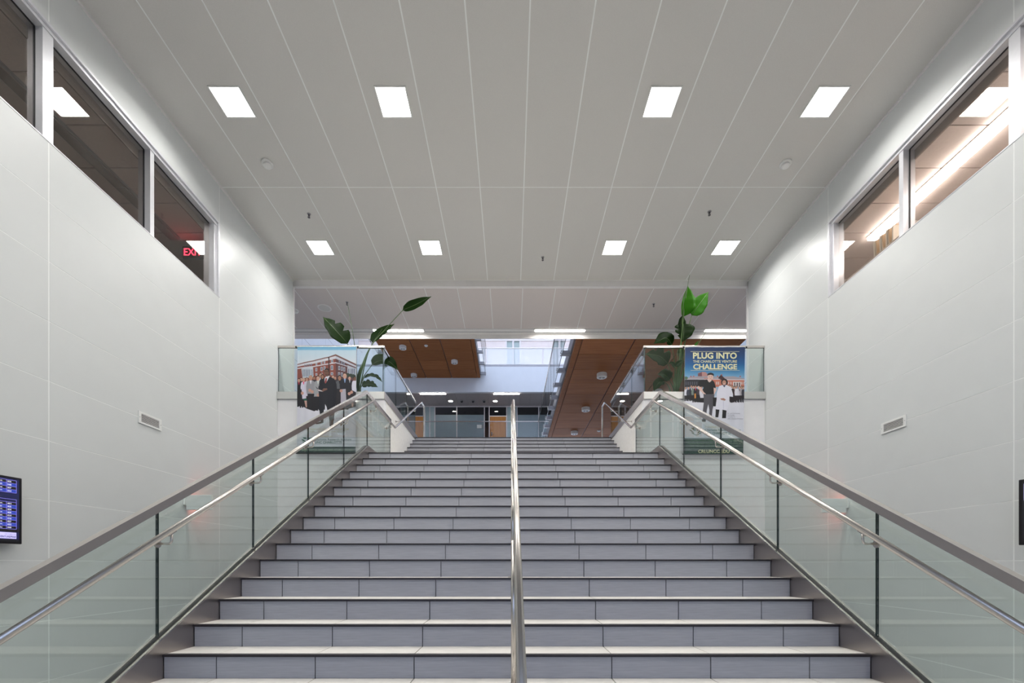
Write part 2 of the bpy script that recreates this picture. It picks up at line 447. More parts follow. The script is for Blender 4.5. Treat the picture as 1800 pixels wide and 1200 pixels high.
# drop to the lower ceiling above the upper landing
tag(box('trim_5', WL-.2, WR+.2, YEND, YEND+.08, 7.68, ZC+.3, 'soffit_white'), kind='structure')
Z2 = 7.68
c2 = box('ceiling_landing', -9.2, 9.6, YEND+.08, 11.76, Z2+.004, Z2+.25, 'ceiling_joint', kind='structure')
cols2 = [-9.2]+[-4.146-.7357*6+.7357*k for k in range(25)]+[9.6]
for i in range(len(cols2)-1):
    g = .008
    if cols2[i+1]-cols2[i] > .05:
        box('ceiling_panel', cols2[i]+g, cols2[i+1]-g, YEND+.085, 11.75, Z2, Z2+.02, 'landing_ceiling', c2)
bk = thing('wall_bulkhead', None, None, (0.2, 12.1, 7.56), kind='structure')
box('border_soffit', -9.2, 9.6, 11.76, 12.05, Z2, Z2+.25, 'soffit_white', bk)
box('shadow_groove', -9.2, 9.6, 11.762, 11.775, Z2-.001, Z2+.002, 'grey_plastic', bk)
box('slot_channel', -9.2, 9.6, 11.905, 11.93, Z2-.0015, Z2+.002, 'bracket_grey', bk)
box('lower_fascia', -9.2, 9.6, 12.05, 12.066, 7.568, Z2+.25, 'soffit_white', bk)
box('bulkhead_back', -9.2, 9.6, 12.066, 12.3, 7.82, Z2+.25, 'soffit_white', bk)
box('upper_wall', -9.2, 9.6, 12.15, 12.3, Z2+.25, 18, 'plaster', bk)

# faces below the upper floor, cheeks of the upper flight
fw = thing('wall_landing', None, None, (0, 9.4, 0), kind='structure')
for a, b_ in ((WL, UL), (UR, WR)):
    box('face_panel', a, b_, 9.3, 9.42, 0, 4.92, 'plaster', fw)
prism('cheek', [(9.42, 3.2), (12.6, 3.2), (12.6, 4.92), (9.42, 4.92)], UL-.12, UL, 'cheek_plaster', fw)
prism('cheek', [(9.42, 3.2), (12.6, 3.2), (12.6, 4.92), (9.42, 4.92)], UR, UR+.12, 'cheek_plaster', fw)
f2 = thing('floor_upper', None, None, (0, 14, ZF), kind='structure')
box('floor_slab', -9.2, UL-.12, 9.42, 27, ZF-.25, ZF, 'floor_tile', f2)
box('floor_slab', UR+.12, 9.6, 9.42, 27, ZF-.25, ZF, 'floor_tile', f2)
box('floor_slab', UL-.12, UR+.12, 12.6, 27, ZF-.25, ZF, 'floor_tile', f2)

# ------------------------------------------------------------------ atrium shell beyond
YG, YO = 24.7, 27.0
for nm, x, s in (('wall_atrium_left', -9.2, -1), ('wall_atrium_right', 9.6, 1)):
    w = thing(nm, None, None, (x, 18, ZF), kind='structure')
    box('wall_core', x+s*.004, x+s*.2, YEND+.08, YO+.2, ZF, 18, 'dark_metal', w)
    ys = [YEND+.08]+[12.2+2.5*i for i in range(6)]+[YO]
    zs = [ZF+1.31*i for i in range(10)]+[18]
    for i in range(len(ys)-1):
        for k in range(len(zs)-1):
            box('wall_panel', x, x+s*.03, ys[i]+.008, ys[i+1]-.008, zs[k]+.008, zs[k+1]-.008, 'fascia_blue', w)
tag(box('ceiling_atrium', -9.4, 9.8, 24.2, YO+4.2, 18, 18.2, 'plaster'), kind='structure')
wk = thing('window_4', None, None, (0.2, 18.3, 18), kind='structure')
for i in range(9): box('glazing_bar', -9.2+i*18.8/8-.04, -9.2+i*18.8/8+.04, 12.1, 24.2, 18.0, 18.12, 'bracket_grey', wk)
for i in range(8): gpane('pane', -9.2+i*2.35+.04, -9.2+(i+1)*2.35-.04, 12.1, 24.2, 18.05, 18.065, 'z', 'glass_skylight', wk)

# galleries
G3, G4 = 8.3, 12.4
tag(box('floor_gallery', -9.2, 9.6, YG, YO+4, 7.75, G3, 'floor_tile'), kind='structure')
ga = thing('wall_gallery', None, None, (0.2, YG, 11), kind='structure')
box('fascia', -9.2, 9.6, YG, YG+.2, 11.0, G4, 'fascia_blue', ga)
box('slab', -9.2, 9.6, YG+.2, YO+4, 11.3, G4, 'office_dark', ga)
gc = thing('ceiling_gallery', None, None, (.2, 25.8, 11.0), kind='structure')
for i in range(31):
    x = -9.2+i*.6065
    box('ceiling_panel', x+.004, x+.6025, YG+.2, YO, 11.02, 11.06, 'gallery_ceiling', gc)
box('ceiling_backing', -9.2, 9.6, YG+.2, YO, 11.06, 11.3, 'dark_metal', gc)
# fourth level back wall
plain('pink_plaster', (.86, .77, .75), .6, var=.02, scale=5)
g4 = thing('wall_fourth_level', None, None, (.2, YO, G4), kind='structure')
def ox(p): return (p-CX)*YO/F_PX
box('wall_panel', -9.2, ox(889), YO, YO+.15, G4, 18, 'pink_plaster', g4)
box('wall_panel', ox(915), 9.6, YO, YO+.15, G4, 18, 'pink_plaster', g4)
box('wall_panel', ox(889), ox(915), YO+.05, YO+.2, G4, 18, 'frosted_pale', g4)
for p in (889.5, 902, 914.5): box('mullion', ox(p)-.05, ox(p)+.05, YO-.03, YO+.05, G4, 18, 'mullion', g4)
box('picture_rail', -9.2, 9.6, YO-.04, YO, 14.95, 15.1, 'mullion', g4)

# office front on the third level
zt, zd = 11.02, 10.44
of = thing('window_5', None, None, (0, YO, G3), kind='structure')
def mull(p, w=.055): box('mullion', ox(p)-w/2, ox(p)+w/2, YO-.05, YO+.05, G3, zt, 'mullion', of)
def office_pane(p0, p1, kind):
    a, b = ox(p0), ox(p1)
    if kind == 'frost':
        box('frosted_pane', a, b, YO-.008, YO+.008, G3, 10.5, 'frosted_teal', of)
        gpane('pane', a, b, YO-.008, YO+.008, 10.5, zt, 'y', 'glass_clear', of)
    elif kind == 'pale': box('frosted_pane', a, b, YO-.008, YO+.008, G3, zt, 'frosted_pale', of)
    else: gpane('pane', a, b, YO-.008, YO+.008, G3, zt, 'y', 'glass_clear', of)
seq = [(632, 668, 'frost'), (668, 705, 'frost'), (705, 712, 'pale'), (712, 747, 'door'), (747, 755.5, 'pale'), (755.5, 764.5, 'pale'), (764.5, 803, 'frost'), (803, 851.5, 'frost'),
       (851.5, 860, 'dark'), (860, 890.5, 'door'), (890.5, 900, 'pale'), (900, 909, 'pale'), (909, 947, 'frost'), (947, 985, 'frost'), (985, 1020, 'frost'), (1020, 1056, 'frost'), (1056, 1090, 'frost')]
nd = 1
for p0, p1, k in seq:
    mull(p0)
    if k == 'door':
        d = thing('door_%d' % nd, None, None, (ox((p0+p1)/2), YO, G3), kind='structure')
        a, b = ox(p0)+.05, ox(p1)-.05
        box('door_leaf', a, b, YO-.025, YO+.025, G3, zd-.05, 'wood_door', d, bev=.004)
        hd = box('handle_plate', a+.07, a+.13, YO-.04, YO-.025, G3+.92, G3+1.15, 'dark_metal', d)
        tube('handle', [(a+.10, YO-.04, G3+1.02), (a+.10, YO-.09, G3+1.02), (a+.24, YO-.09, G3+1.02)], .013, 'steel_pipe', d, 8)
        box('door_head', a-.03, b+.03, YO-.04, YO+.04, zd-.05, zd, 'mullion', d)
        gpane('transom_pane', a, b, YO-.008, YO+.008, zd, zt, 'y', 'glass_clear', d)
        nd += 1
    else: office_pane(p0+.9, p1-.9, k)
mull(1090)
box('head_rail', -9.2, 9.6, YO-.06, YO+.06, zt-.05, zt+.02, 'mullion', of)
tag(box('wall_office_back', -9.2, 9.6, 30.9, 31, G3, 11.3, 'office_dark'), kind='structure')
sg = thing('room_sign', 'small white room sign on the frosted office glass beside the door', 'sign', tuple(px(843, 749.5, YO-.03)))
box('plate', *(lambda a, b: (a.x, b.x, YO-.03, YO-.010, b.z, a.z))(px(838.5, 746.5, YO), px(846.5, 752.5, YO)), 'white_plastic', sg)
box('slider', *(lambda a, b: (a.x, b.x, YO-.03, YO-.010, b.z, a.z))(px(847, 747, YO), px(848.5, 752.5, YO)), 'grey_plastic', sg)

# gallery guards
def far_guard(label, zf, mat, y, rail, zt_):
    g = thing('glass_guardrail', label, 'guardrail', (0.2, y, zf))
    for i in range(12):
        x = -9.2+i*18.8/12
        gpane('glass_panel', x+.01, x+18.8/12-.01, y, y+.015, zf, zt_, 'y', mat, g)
    box('top_rail', -9.2, 9.6, y-.015, y+.03, zt_, zt_+.04, rail, g)
    box('base_shoe', -9.2, 9.6, y-.03, y+.05, zf, zf+.12, 'bracket_grey', g)
far_guard('clear glass guardrail with thin steel rail before the office doors', G3, 'glass_clear', YG+.06, 'steel_rail', 9.37)
far_guard('clear glass guardrail with painted white glare on the topmost gallery', G4, 'guard_glare', YG+.04, 'steel_rail', 13.42)

# ------------------------------------------------------------------ timber bridges
def bridge(label, x0, x1, y0, y1, zs, deck_top, edges, ncol, light_at):
    b = thing('timber_bridge', label, 'bridge', ((x0+x1)/2, (y0+y1)/2, zs))
    box('deck', x0+.05, x1-.05, y0, y1, zs+.03, deck_top, 'dark_metal', b)
    cw = (x1-x0)/ncol; n = int(round((y1-y0)/1.04)); rl = (y1-y0)/n
    for i in range(ncol):
        for j in range(n):
            box('soffit_panel', x0+i*cw+.018, x0+(i+1)*cw-.018, y0+j*rl+.009, y0+(j+1)*rl-.009, zs, zs+.03, 'wood_soffit', b)
    for s in edges:
        xe = x0 if s < 0 else x1
        box('timber_edge', xe, xe+s*.16, y0, y1, zs+.01, zs+.10, 'wood_soffit', b)
        box('edge_beam', xe-s*.02, xe+s*.2, y0, y1, zs+.16, deck_top-.02, 'bracket_grey', b)
        gx = xe+s*.46
        k = int((y1-y0)/1.2)
        for j in range(k+1):
            y = y0+.15+j*(y1-y0-.3)/k
            br = prism('bracket', [(y-.04, zs+.12), (y+.04, zs+.12), (y+.04, zs+.26), (y-.04, zs+.26)], xe+s*.18, gx-s*.01, 'bracket_grey', b)
            for z in (zs+.15, zs+.23):
                for dy in (-.06, .06):
                    lathe('bolt', (gx+s*.012, y+dy, z), [(.018, -.012), (.018, .012), (.01, .02)], 'steel_pipe', br, 8, 'x')
            if j < k:
                yy = y0+.15+(j+1)*(y1-y0-.3)/k
                gpane('glass_panel', gx-.008, gx+.008, y+.01, yy-.01, zs+.05, deck_top+1.1, 'x', 'glass_clear', b)
        tube('handrail', [(gx, y0, deck_top+1.12), (gx, y1, deck_top+1.12)], .025, 'steel_rail', b, 8)
    return b
bridge('lower wood-clad bridge soffit at right with long dark joints', 2.0, 6.4, 12.32, YG, 7.75, G3, (-1, 1), 3, None)
bridge('higher wood-clad bridge soffit at left with round lamps', -6.07, -1.85, 13.2, YG, 11.77, G4, (-1, 1), 3, None)
def can_light(x, y, z, label):
    t = thing('surface_light', label, 'ceiling light', (x, y, z-.13), 'round lamps under the timber bridges')
    lathe('housing', (x, y, z), [(.165, 0), (.165, -.12), (.15, -.13), (.13, -.13)], 'white_plastic', t, 24)
    for dx in (-.055, .055): lathe('lens', (x+dx, y, z-.13), [(.045, 0), (.045, -.012), (.03, -.02)], 'grey_plastic', t, 12)
zb = 7.75
for X, Y, lb in ((2.99, 14.7, 'round white lamp under the right wood soffit, nearest to the bulkhead'),
                 (3.0, 17.9, 'round white lamp in the middle of three under the right wood soffit'),
                 (3.0, 21.1, 'round white lamp farthest down the right wood soffit'),
                 (5.28, 16.1, 'round white lamp under the right wood soffit seen behind the right plant')):
    can_light(X, Y, zb, lb)
for X, Y, lb in ((-5.1, 21.1, 'round white lamp under the left wood soffit, upper left of the three'),
                 (-2.85, 22.6, 'round white lamp under the left wood soffit, at the right'),
                 (-5.25, 24.2, 'round white lamp under the left wood soffit, lowest by its far edge')):
    can_light(X, Y, 11.77, lb)
def small_detector(x, y, z, label):
    t = thing('smoke_detector', label, 'smoke detector', (x, y, z-.05))
    lathe('base', (x, y, z), [(.085, 0), (.085, -.02), (.075, -.025)], 'white_plastic', t, 20)
    lathe('sensor_dome', (x, y, z-.025), [(.06, 0), (.055, -.025), (.03, -.032)], 'white_plastic', t, 20)
def bigger_detector(x, y, z, label):
    t = thing('smoke_detector', label, 'smoke detector', (x, y, z-.06))
    lathe('base', (x, y, z), [(.085, 0), (.085, -.022), (.07, -.028)], 'white_plastic', t, 24)
    lathe('slot_ring', (x, y, z-.028), [(.05, 0), (.05, -.008)], 'vent_dark', t, 20)
    lathe('sensor_dome', (x, y, z-.034), [(.062, 0), (.06, -.02), (.045, -.03)], 'white_plastic', t, 24)
p = px(749, 607, F_PX*(11.77-EYE)/(HY-607)); small_detector(p.x, p.y, 11.77, 'tiny white detector under the left wood soffit')
p = px(1052.6, 756.5, F_PX*(7.75-EYE)/(HY-756.5)); small_detector(p.x, p.y, 7.75, 'tiny white detector low on the right wood soffit')

# ------------------------------------------------------------------ ceiling lamps and fittings
def square_light(x, y, label, z=ZC):
    t = thing('ceiling_light', label, 'ceiling light', (x, y, z-.012), 'square ceiling lights of the stair hall')
    h = .195
    for nm, a in (('frame', (x-h-.015, x+h+.015, y-h-.015, y-h)), ('frame', (x-h-.015, x+h+.015, y+h, y+h+.015)), ('frame', (x-h-.015, x-h, y-h, y+h)), ('frame', (x+h, x+h+.015, y-h, y+h))):
        box(nm, *a, z-.012, z, 'white_plastic', t)
    box('diffuser', x-h, x+h, y-h, y+h, z-.007, z-.001, 'lamp_white', t)
    l = bpy.data.lights.new('lamp', 'AREA'); l.shape = 'SQUARE'; l.size = 2*h-.01; l.spread = math.radians(150)
    l.energy = HALL_WATT; l.color = (1.0, .985, .95)
    o = bpy.data.objects.new('lamp', l); COL.objects.link(o); o.parent = t; o.location = (0, 0, .004)
LX = [-3.80, -1.60, 2.06, 4.28]
pos = ['leftmost', 'second from the left', 'third from the left', 'rightmost']
for Y, rowname in ((6.11, 'in the near row with the largest squares'), (8.92, 'in the far row above the stair top')):
    for x, q in zip(LX, pos): square_light(x, Y, 'bright square ceiling light, %s %s' % (q, rowname))
for Y, rn in ((3.3, 'row above the lower steps'), (.49, 'row over the stair foot')):
    for x, q in zip(LX, pos): square_light(x, Y, 'square ceiling light, %s in the %s' % (q, rn))
p = px(470, 287, 7.045); bigger_detector(p.x, p.y, ZC, 'round white smoke detector on the ceiling at the left')
p = px(1381, 284, 7.045); bigger_detector(p.x, p.y, ZC, 'round white smoke detector on the ceiling at the right')
p = px(519, 546, 10.9); bigger_detector(p.x, p.y, Z2, 'white smoke detector on the lower ceiling by the left wall end')
def sprinkler(x, y, z, label):
    t = thing('sprinkler', label, 'sprinkler', (x, y, z-.07), 'pendent ceiling sprinklers')
    lathe('escutcheon', (x, y, z), [(.034, 0), (.03, -.008)], 'bracket_grey', t, 16)
    lathe('body', (x, y, z-.008), [(.013, 0), (.013, -.025), (.009, -.03)], 'dark_metal', t, 12)
    for s in (-1, 1): tube('yoke_arm', [(x+s*.012, y, z-.03), (x+s*.016, y, z-.046), (x, y, z-.062)], .0035, 'dark_metal', t, 6)
    lathe('deflector', (x, y, z-.062), [(.022, 0), (.022, -.003)], 'dark_metal', t, 16)
for a, b, z, lb in ((543, 376, ZC, 'small sprinkler on the hall ceiling beside the left far light'),
                    (1247, 372, ZC, 'small sprinkler on the hall ceiling beside the right far light'),
                    (954, 452, ZC, 'small sprinkler near the middle of the hall ceiling'),
                    (610, 531, Z2, 'small sprinkler on the lower ceiling above the left plant'),
                    (1149, 534, Z2, 'small sprinkler on the lower ceiling left of the right plant')):
    d = F_PX*(z-EYE)/(HY-b); q = px(a, b, d); sprinkler(q.x, q.y, z, lb)
sp = thing('ceiling_speaker', 'flush round white speaker on the lower ceiling at the left', 'speaker', (-4.5, 10.8, Z2-.01))
lathe('rim', (-4.5, 10.8, Z2), [(.16, 0), (.16, -.006), (.14, -.008)], 'soffit_white', sp, 28)
lathe('grille', (-4.5, 10.8, Z2-.004), [(.138, 0), (.13, -.006)], 'ceiling_metal', sp, 28)

def strip_light(x, y, z, ln, label, group):
    t = thing('linear_light', label, 'linear light', (x, y, z), group)
    box('housing', x-ln/2-.03, x+ln/2+.03, y+.03, y+.06, z-.02, z+.03, 'white_plastic', t)
    box('diffuser', x-ln/2, x+ln/2, y-.02, y+.03, z-.018, z+.028, 'lamp_strip', t)
for x, lb in ((-2.98, 'long ceiling slot light behind the left plant'), (1.30, 'long ceiling slot light in the middle of the bulkhead'), (5.80, 'long ceiling slot light at the right wall end')):
    t = thing('linear_light', lb, 'linear light', (x, 11.91, Z2), 'slot lights of the bulkhead')
    box('trim_frame', x-.68, x+.68, 11.788, 11.895, Z2-.004, Z2-.0015, 'white_plastic', t)
    box('diffuser', x-.66, x+.66, 11.80, 11.885, Z2-.008, Z2-.004, 'lamp_slot', t)
for x, lb in ((-4.35, 'gallery strip light over the left office door'), (-.25, 'gallery strip light over the office door in the middle'), (3.85, 'gallery strip light behind the right bridge'), (-8.3, 'gallery strip light at the far left')):
    strip_light(x, YG+.26, 10.98, 1.40, lb, 'strip lights of the office gallery')
for i, lb in enumerate(('added glow strip behind the top guardrail, at the far left', 'added glow strip behind the top guardrail, left of its middle', 'added glow strip behind the top guardrail, right of its middle', 'added glow strip behind the top guardrail, at the far right')):
    strip_light(-6.4+i*4.4, YG+.6, G4+.02, 3.9, lb, 'added glow strips of the topmost gallery')  # strips added to brighten the guardrail glass from behind
def downlight(x, y, z, label):
    t = thing('downlight', label, 'downlight', (x, y, z-.02), 'round downlights of the office gallery')
    lathe('trim_ring', (x, y, z), [(.15, 0), (.15, -.012), (.12, -.012)], 'white_plastic', t, 20)
    lathe('lens', (x, y, z-.008), [(.12, 0), (.12, -.008)], 'lamp_down', t, 20)
for a, b, lb in ((792, 704.5, 'round downlight in the gallery ceiling at the left'), (870.5, 704.5, 'round downlight in the gallery ceiling near the middle door')):
    d = F_PX*(11.02-EYE)/(HY-b); q = px(a, b, d); downlight(q.x, q.y, 11.02, lb)
for a, lb in ((811.5, 'small dark dome in the gallery ceiling, left of three'), (831.5, 'small dark dome in the gallery ceiling, middle of three'), (851, 'small dark dome in the gallery ceiling, right of three')):
    d = F_PX*(11.02-EYE)/(HY-704); q = px(a, 704, d)
    t = thing('dome_camera', lb, 'camera', (q.x, q.y, 10.9), 'domes in the gallery ceiling')
    lathe('housing', (q.x, q.y, 11.02), [(.09, 0), (.09, -.05)], 'grey_plastic', t, 16)
    lathe('dome', (q.x, q.y, 10.97), [(.075, 0), (.06, -.045), (.02, -.07)], 'black_plastic', t, 16)

# ------------------------------------------------------------------ the stair
def flight(label, n0, n1, x0, x1, joints, yend, zbot):
    st = thing('staircase', label, 'stairs', ((x0+x1)/2, ny(n0), nz(n0-1)))
    poly = []
    e = .02
    for n in range(n0, n1+1):
        poly += [(ny(n)+e+.012, nz(n-1)-e), (ny(n)+e+.012, nz(n)-e)]
    poly += [(yend, nz(n1)-e), (yend, zbot), (ny(n0)+e+.012, zbot)]
    prism('stair_body', poly, x0, x1, 'grout', st)
    xs = [x0]+joints+[x1]
    g = .0035
    for n in range(n0, n1+1):
        y1 = ny(n+1)+.012 if n < n1 else yend
        for a, b in zip(xs[:-1], xs[1:]):
            box('riser_tile', a+g, b-g, ny(n)+.012, ny(n)+.012+e, nz(n-1)+.001, nz(n)-.018, 'riser_tile', st)
            if n < n1:
                box('tread_tile', a+g, b-g, ny(n)+.034, y1, nz(n)-e, nz(n), 'tread_tile', st)
        if n == n1:
            yy = ny(n)+.034; 
            while yy < yend-.05:
                ye = min(yy+.6, yend)
                for a, b in zip(xs[:-1], xs[1:]): box('landing_tile', a+g, b-g, yy, ye-.004, nz(n)-e, nz(n), 'tread_tile', st)
                yy += .6
        prism('nosing', [(ny(n), nz(n)-.018), (ny(n)+.034, nz(n)-.018), (ny(n)+.034, nz(n)+.001), (ny(n)+.004, nz(n)+.001), (ny(n), nz(n)-.003)], x0, x1, 'nosing_black', st)
    return st
jx = [XS-.03+.702*k for k in range(-3, 4)]
lower = flight('wide lower flight of grey tiled steps with black nosings', 1, 20, XL, XR, jx, 9.79, -.0)
upper = flight('short upper flight of grey tiled steps beyond the landing', 21, 29, UL, UR, [XS-.03+.702*k for k in range(-3, 4)], 12.6, 3.2)
# steel stringers
def stringer(s):
    xi = XL if s < 0 else XR
    t = thing('stair_stringer', 'brushed steel stringer along the %s side of the lower flight' % ('left' if s < 0 else 'right'), 'stringer', (xi, 1.6, 0), 'steel stringers of the lower flight')
    h = .105; yb = 7.738
    lo = lambda Y: max(0, line(Y)-.34)
    poly = [(1.25, 0), (1.25, .06), (1.55, line(1.638)+h-.04), (yb, line(yb)+h), (9.29, line(yb)+h), (9.29, 3.05), (yb+.4, 3.05), (2.243, 0)]
    prism('plate', poly, xi+s*.001, xi+s*.085, 'steel_brushed', t)
    # polished top lip and black glazing gasket
    def strip(nm, a0, a1, z0, z1, mat):
        prism(nm, [(1.55, line(1.55)+h+z0), (yb, line(yb)+h+z0), (9.29, line(yb)+h+z0), (9.29, line(yb)+h+z1), (yb, line(yb)+h+z1), (1.55, line(1.55)+h+z1)], xi+s*a0, xi+s*a1, mat, t)
    strip('lip', .0, .022, 0, .012, 'steel_pipe')
    strip('gasket', .022, .06, -.002, .016, 'gasket')
    strip('lip', .06, .085, 0, .012, 'steel_pipe')
stringer(-1); stringer(1)
# glass guards of the lower flight
def guard(s):
    xi = XL if s < 0 else XR
    side = 'left' if s < 0 else 'right'
    g = thing('glass_guardrail', 'tinted glass guardrail with flat steel rail along the %s stair edge' % side, 'guardrail', (xi+s*.04, 1.6, 0), 'glass guardrails')
    ys = [1.50, 1.99, 3.17, 4.35, 5.53, 6.71, 7.80, 9.285]
    yb = 7.738; h0, h1 = .107, 1.006
    def zl(Y): return line(min(Y, yb))
    for a, b in zip(ys[:-1], ys[1:]):
        a2, b2 = a+.006, b-.006
        mid = [yb] if a2 < yb < b2 else []
        bot = [(Y, zl(Y)+h0) for Y in [a2]+mid+[b2]]; top = [(Y, zl(Y)+h1) for Y in [b2]+mid+[a2]]
        prism('glass_panel', bot+top, xi+s*.035, xi+s*.050, 'glass_rail', g, 'glass_edge')
    rp = [(1.45, line(1.45)+h1), (yb, line(yb)+h1), (9.29, line(yb)+h1), (9.29, line(yb)+h1+.064), (yb, line(yb)+h1+.064), (1.45, line(1.45)+h1+.064)]
    prism('top_rail', rp, xi+s*.018, xi+s*.068, 'steel_rail', g)
guard(-1); guard(1)
# round handrails
def handrail(s):
    xi = XL if s < 0 else XR
    x = xi-s*.068
    xu = -2.44 if s < 0 else 2.565
    side = 'left' if s < 0 else 'right'
    t = thing('handrail', 'round steel handrail bracketed to the %s glass and bending up the upper flight' % side, 'handrail', (x, 1.6, 0), 'side handrails')
    h = .885; yb = 7.75
    pts = [(x, 1.35, line(1.35)+h), (x, yb, line(7.738)+h), (x, 9.24, line(7.738)+h), (xu, 12.22, 5.92), (xu, 12.55, 5.92), (xu, 12.55, ZF)]
    tube('rail', smooth_path(pts, .03), .0215, 'steel_pipe', t, 16)
    for Y in (2.02, 3.16, 4.29, 5.43, 6.56, 7.95, 8.95):
        zr = line(min(Y, 7.738))+h
        xg = xi+s*.035
        b = tube('bracket', smooth_path([(xg, Y, zr-.10), (x+s*.0, Y, zr-.10), (x, Y+.0, zr-.018)], .03), .0088, 'steel_pipe', t, 8)
        lathe('disc', (xg-s*.004, Y, zr-.10), [(.03, -.005), (.03, .005)], 'steel_pipe', b, 16, 'x')
        sl = RS/TD if Y < 7.7 else 0
        prism('saddle', [(Y-.035, zr-.03-.035*sl), (Y+.035, zr-.03+.035*sl), (Y+.035, zr-.018+.035*sl), (Y-.035, zr-.018-.035*sl)], x-.012, x+.012, 'steel_pipe', b)
    for Y, Z in ((10.2, 4.83), (11.4, 5.475)):
        f = (Y-9.24)/(12.22-9.24); zr = line(7.738)+h+f*(5.92-line(7.738)-h); xx = x+(xu-x)*f
        xg = UL if s < 0 else UR
        b = tube('bracket', smooth_path([(xg, Y, zr-.085), (xx, Y, zr-.085), (xx, Y, zr-.018)], .03), .0075, 'steel_pipe', t, 8)
        lathe('disc', (xg-s*.004, Y, zr-.085), [(.024, -.004), (.024, .004)], 'steel_pipe', b, 16, 'x')
handrail(-1); handrail(1)
# centre handrail on posts
cr = thing('centre_handrail', 'round steel handrail on posts running up the middle of the stair', 'handrail', (.035, 1.6, 0))
xc = .044
zc0 = line(7.738)+.90
pts = [(xc, 1.30, line(1.30)+.90), (xc, 7.75, zc0), (xc, 9.35, zc0), (xc, 12.2, 5.87), (xc, 12.5, 5.87), (xc, 12.5, ZF)]
tube('rail', smooth_path(pts, .03), .0225, 'steel_pipe', cr, 18)
for n in (4, 8, 12, 16):
    Y = ny(n)+.13
    tube('post', [(xc-.026, Y, nz(n)), (xc-.026, Y, line(Y)+.895)], .0175, 'steel_pipe', cr, 14)
    lathe('base_plate', (xc-.026, Y, nz(n)), [(.045, 0), (.045, .009), (.02, .013)], 'steel_pipe', cr, 20)
for Y, z0, z1 in ((7.95, nz(20), zc0), (9.2, nz(20), zc0), (10.9, nz(24), zc0+(10.9-9.35)/2.85*(5.87-zc0))):
    tube('post', [(xc-.026, Y, z0), (xc-.026, Y, z1)], .0175, 'steel_pipe', cr, 14)
    lathe('base_plate', (xc-.026, Y, z0), [(.045, 0), (.045, .009), (.02, .013)], 'steel_pipe', cr, 20)

# ------------------------------------------------------------------ upper guards with steel band
def upper_guard(s):
    xw, xi = (WL, UL) if s < 0 else (WR, UR)
    side = 'left' if s < 0 else 'right'
    g = thing('glass_guardrail', 'glass guardrail with steel band round the upper %s landing edge' % side, 'guardrail', (xi, 9.3, 4.92), 'glass guardrails')
    a, b = min(xw, xi), max(xw, xi)
    box('steel_band', a, b, 9.265, 9.285, 4.92, 5.07, 'steel_band', g, bev=.003)
    box('band_curb', a, b, 9.285, 9.41, 4.92, 5.055, 'dark_metal', g)
    box('steel_band', xi, xi-s*.018, 9.266, 12.5, 4.92, 5.07, 'steel_brushed', g, bev=.003)
    box('band_curb', xi, xi+s*.12, 9.41, 12.5, 4.92, 5.055, 'dark_metal', g)
    jn = [a, -3.22 if s < 0 else 3.60, b]
    for u, v in zip(jn[:-1], jn[1:]): gpane('glass_panel', u+.006, v-.006, 9.325, 9.340, 5.05, 6.0, 'y', 'glass_rail', g)
    for u, v in ((9.35, 10.38), (10.38, 11.42), (11.42, 12.48)):
        gpane('glass_panel', *sorted((xi+s*.035, xi+s*.050)), u+.005, v-.005, 5.05, 6.0, 'x', 'glass_rail', g)
    box('top_rail', a, b, 9.308, 9.356, 6.0, 6.045, 'steel_rail', g, bev=.003)
    box('top_rail', xi+s*.02, xi+s*.066, 9.30, 12.5, 6.0, 6.045, 'steel_rail', g, bev=.003)
upper_guard(-1); upper_guard(1)

# ------------------------------------------------------------------ banners
class Ras:
    def __init__(s, x0, x1, y0, y1, k, skew):
        k = k*2; s.k = k; s.x0, s.y0 = x0, y0; s.w = int((x1-x0)*k)+1; s.h = int((y1-y0)*k)+1; s.skew = skew; s.y1 = y1
        yy, xx = np.mgrid[0:s.h, 0:s.w]
        s.Y = y0+yy/k; s.X = x0+xx/k+skew*(s.Y-y0)/(y1-y0)
        s.a = np.zeros((s.h, s.w, 3))
    def paint(s, m, c): s.a[m] = np.array(c, float)
    def poly(s, pts, c):
        P = np.array(pts, float); m = np.zeros(s.X.shape, bool); n = len(P)
        for i in range(n):
            x1, y1 = P[i]; x2, y2 = P[(i+1) % n]
            if y1 == y2: continue
            t = (s.Y-y1)/(y2-y1)
            m ^= ((y1 > s.Y) != (y2 > s.Y)) & (s.X < x1+t*(x2-x1))
        s.paint(m, c)
    def ell(s, cx, cy, rx, ry, c): s.paint(((s.X-cx)/rx)**2+((s.Y-cy)/ry)**2 < 1, c)
    def rect(s, x0, x1, y0, y1, c): s.paint((s.X >= x0) & (s.X <= x1) & (s.Y >= y0) & (s.Y <= y1), c)
    def grad(s, stops):
        ys = [q[0] for q in stops]
        for i in range(3): s.a[..., i] = np.interp(s.Y, ys, [q[1][i] for q in stops])

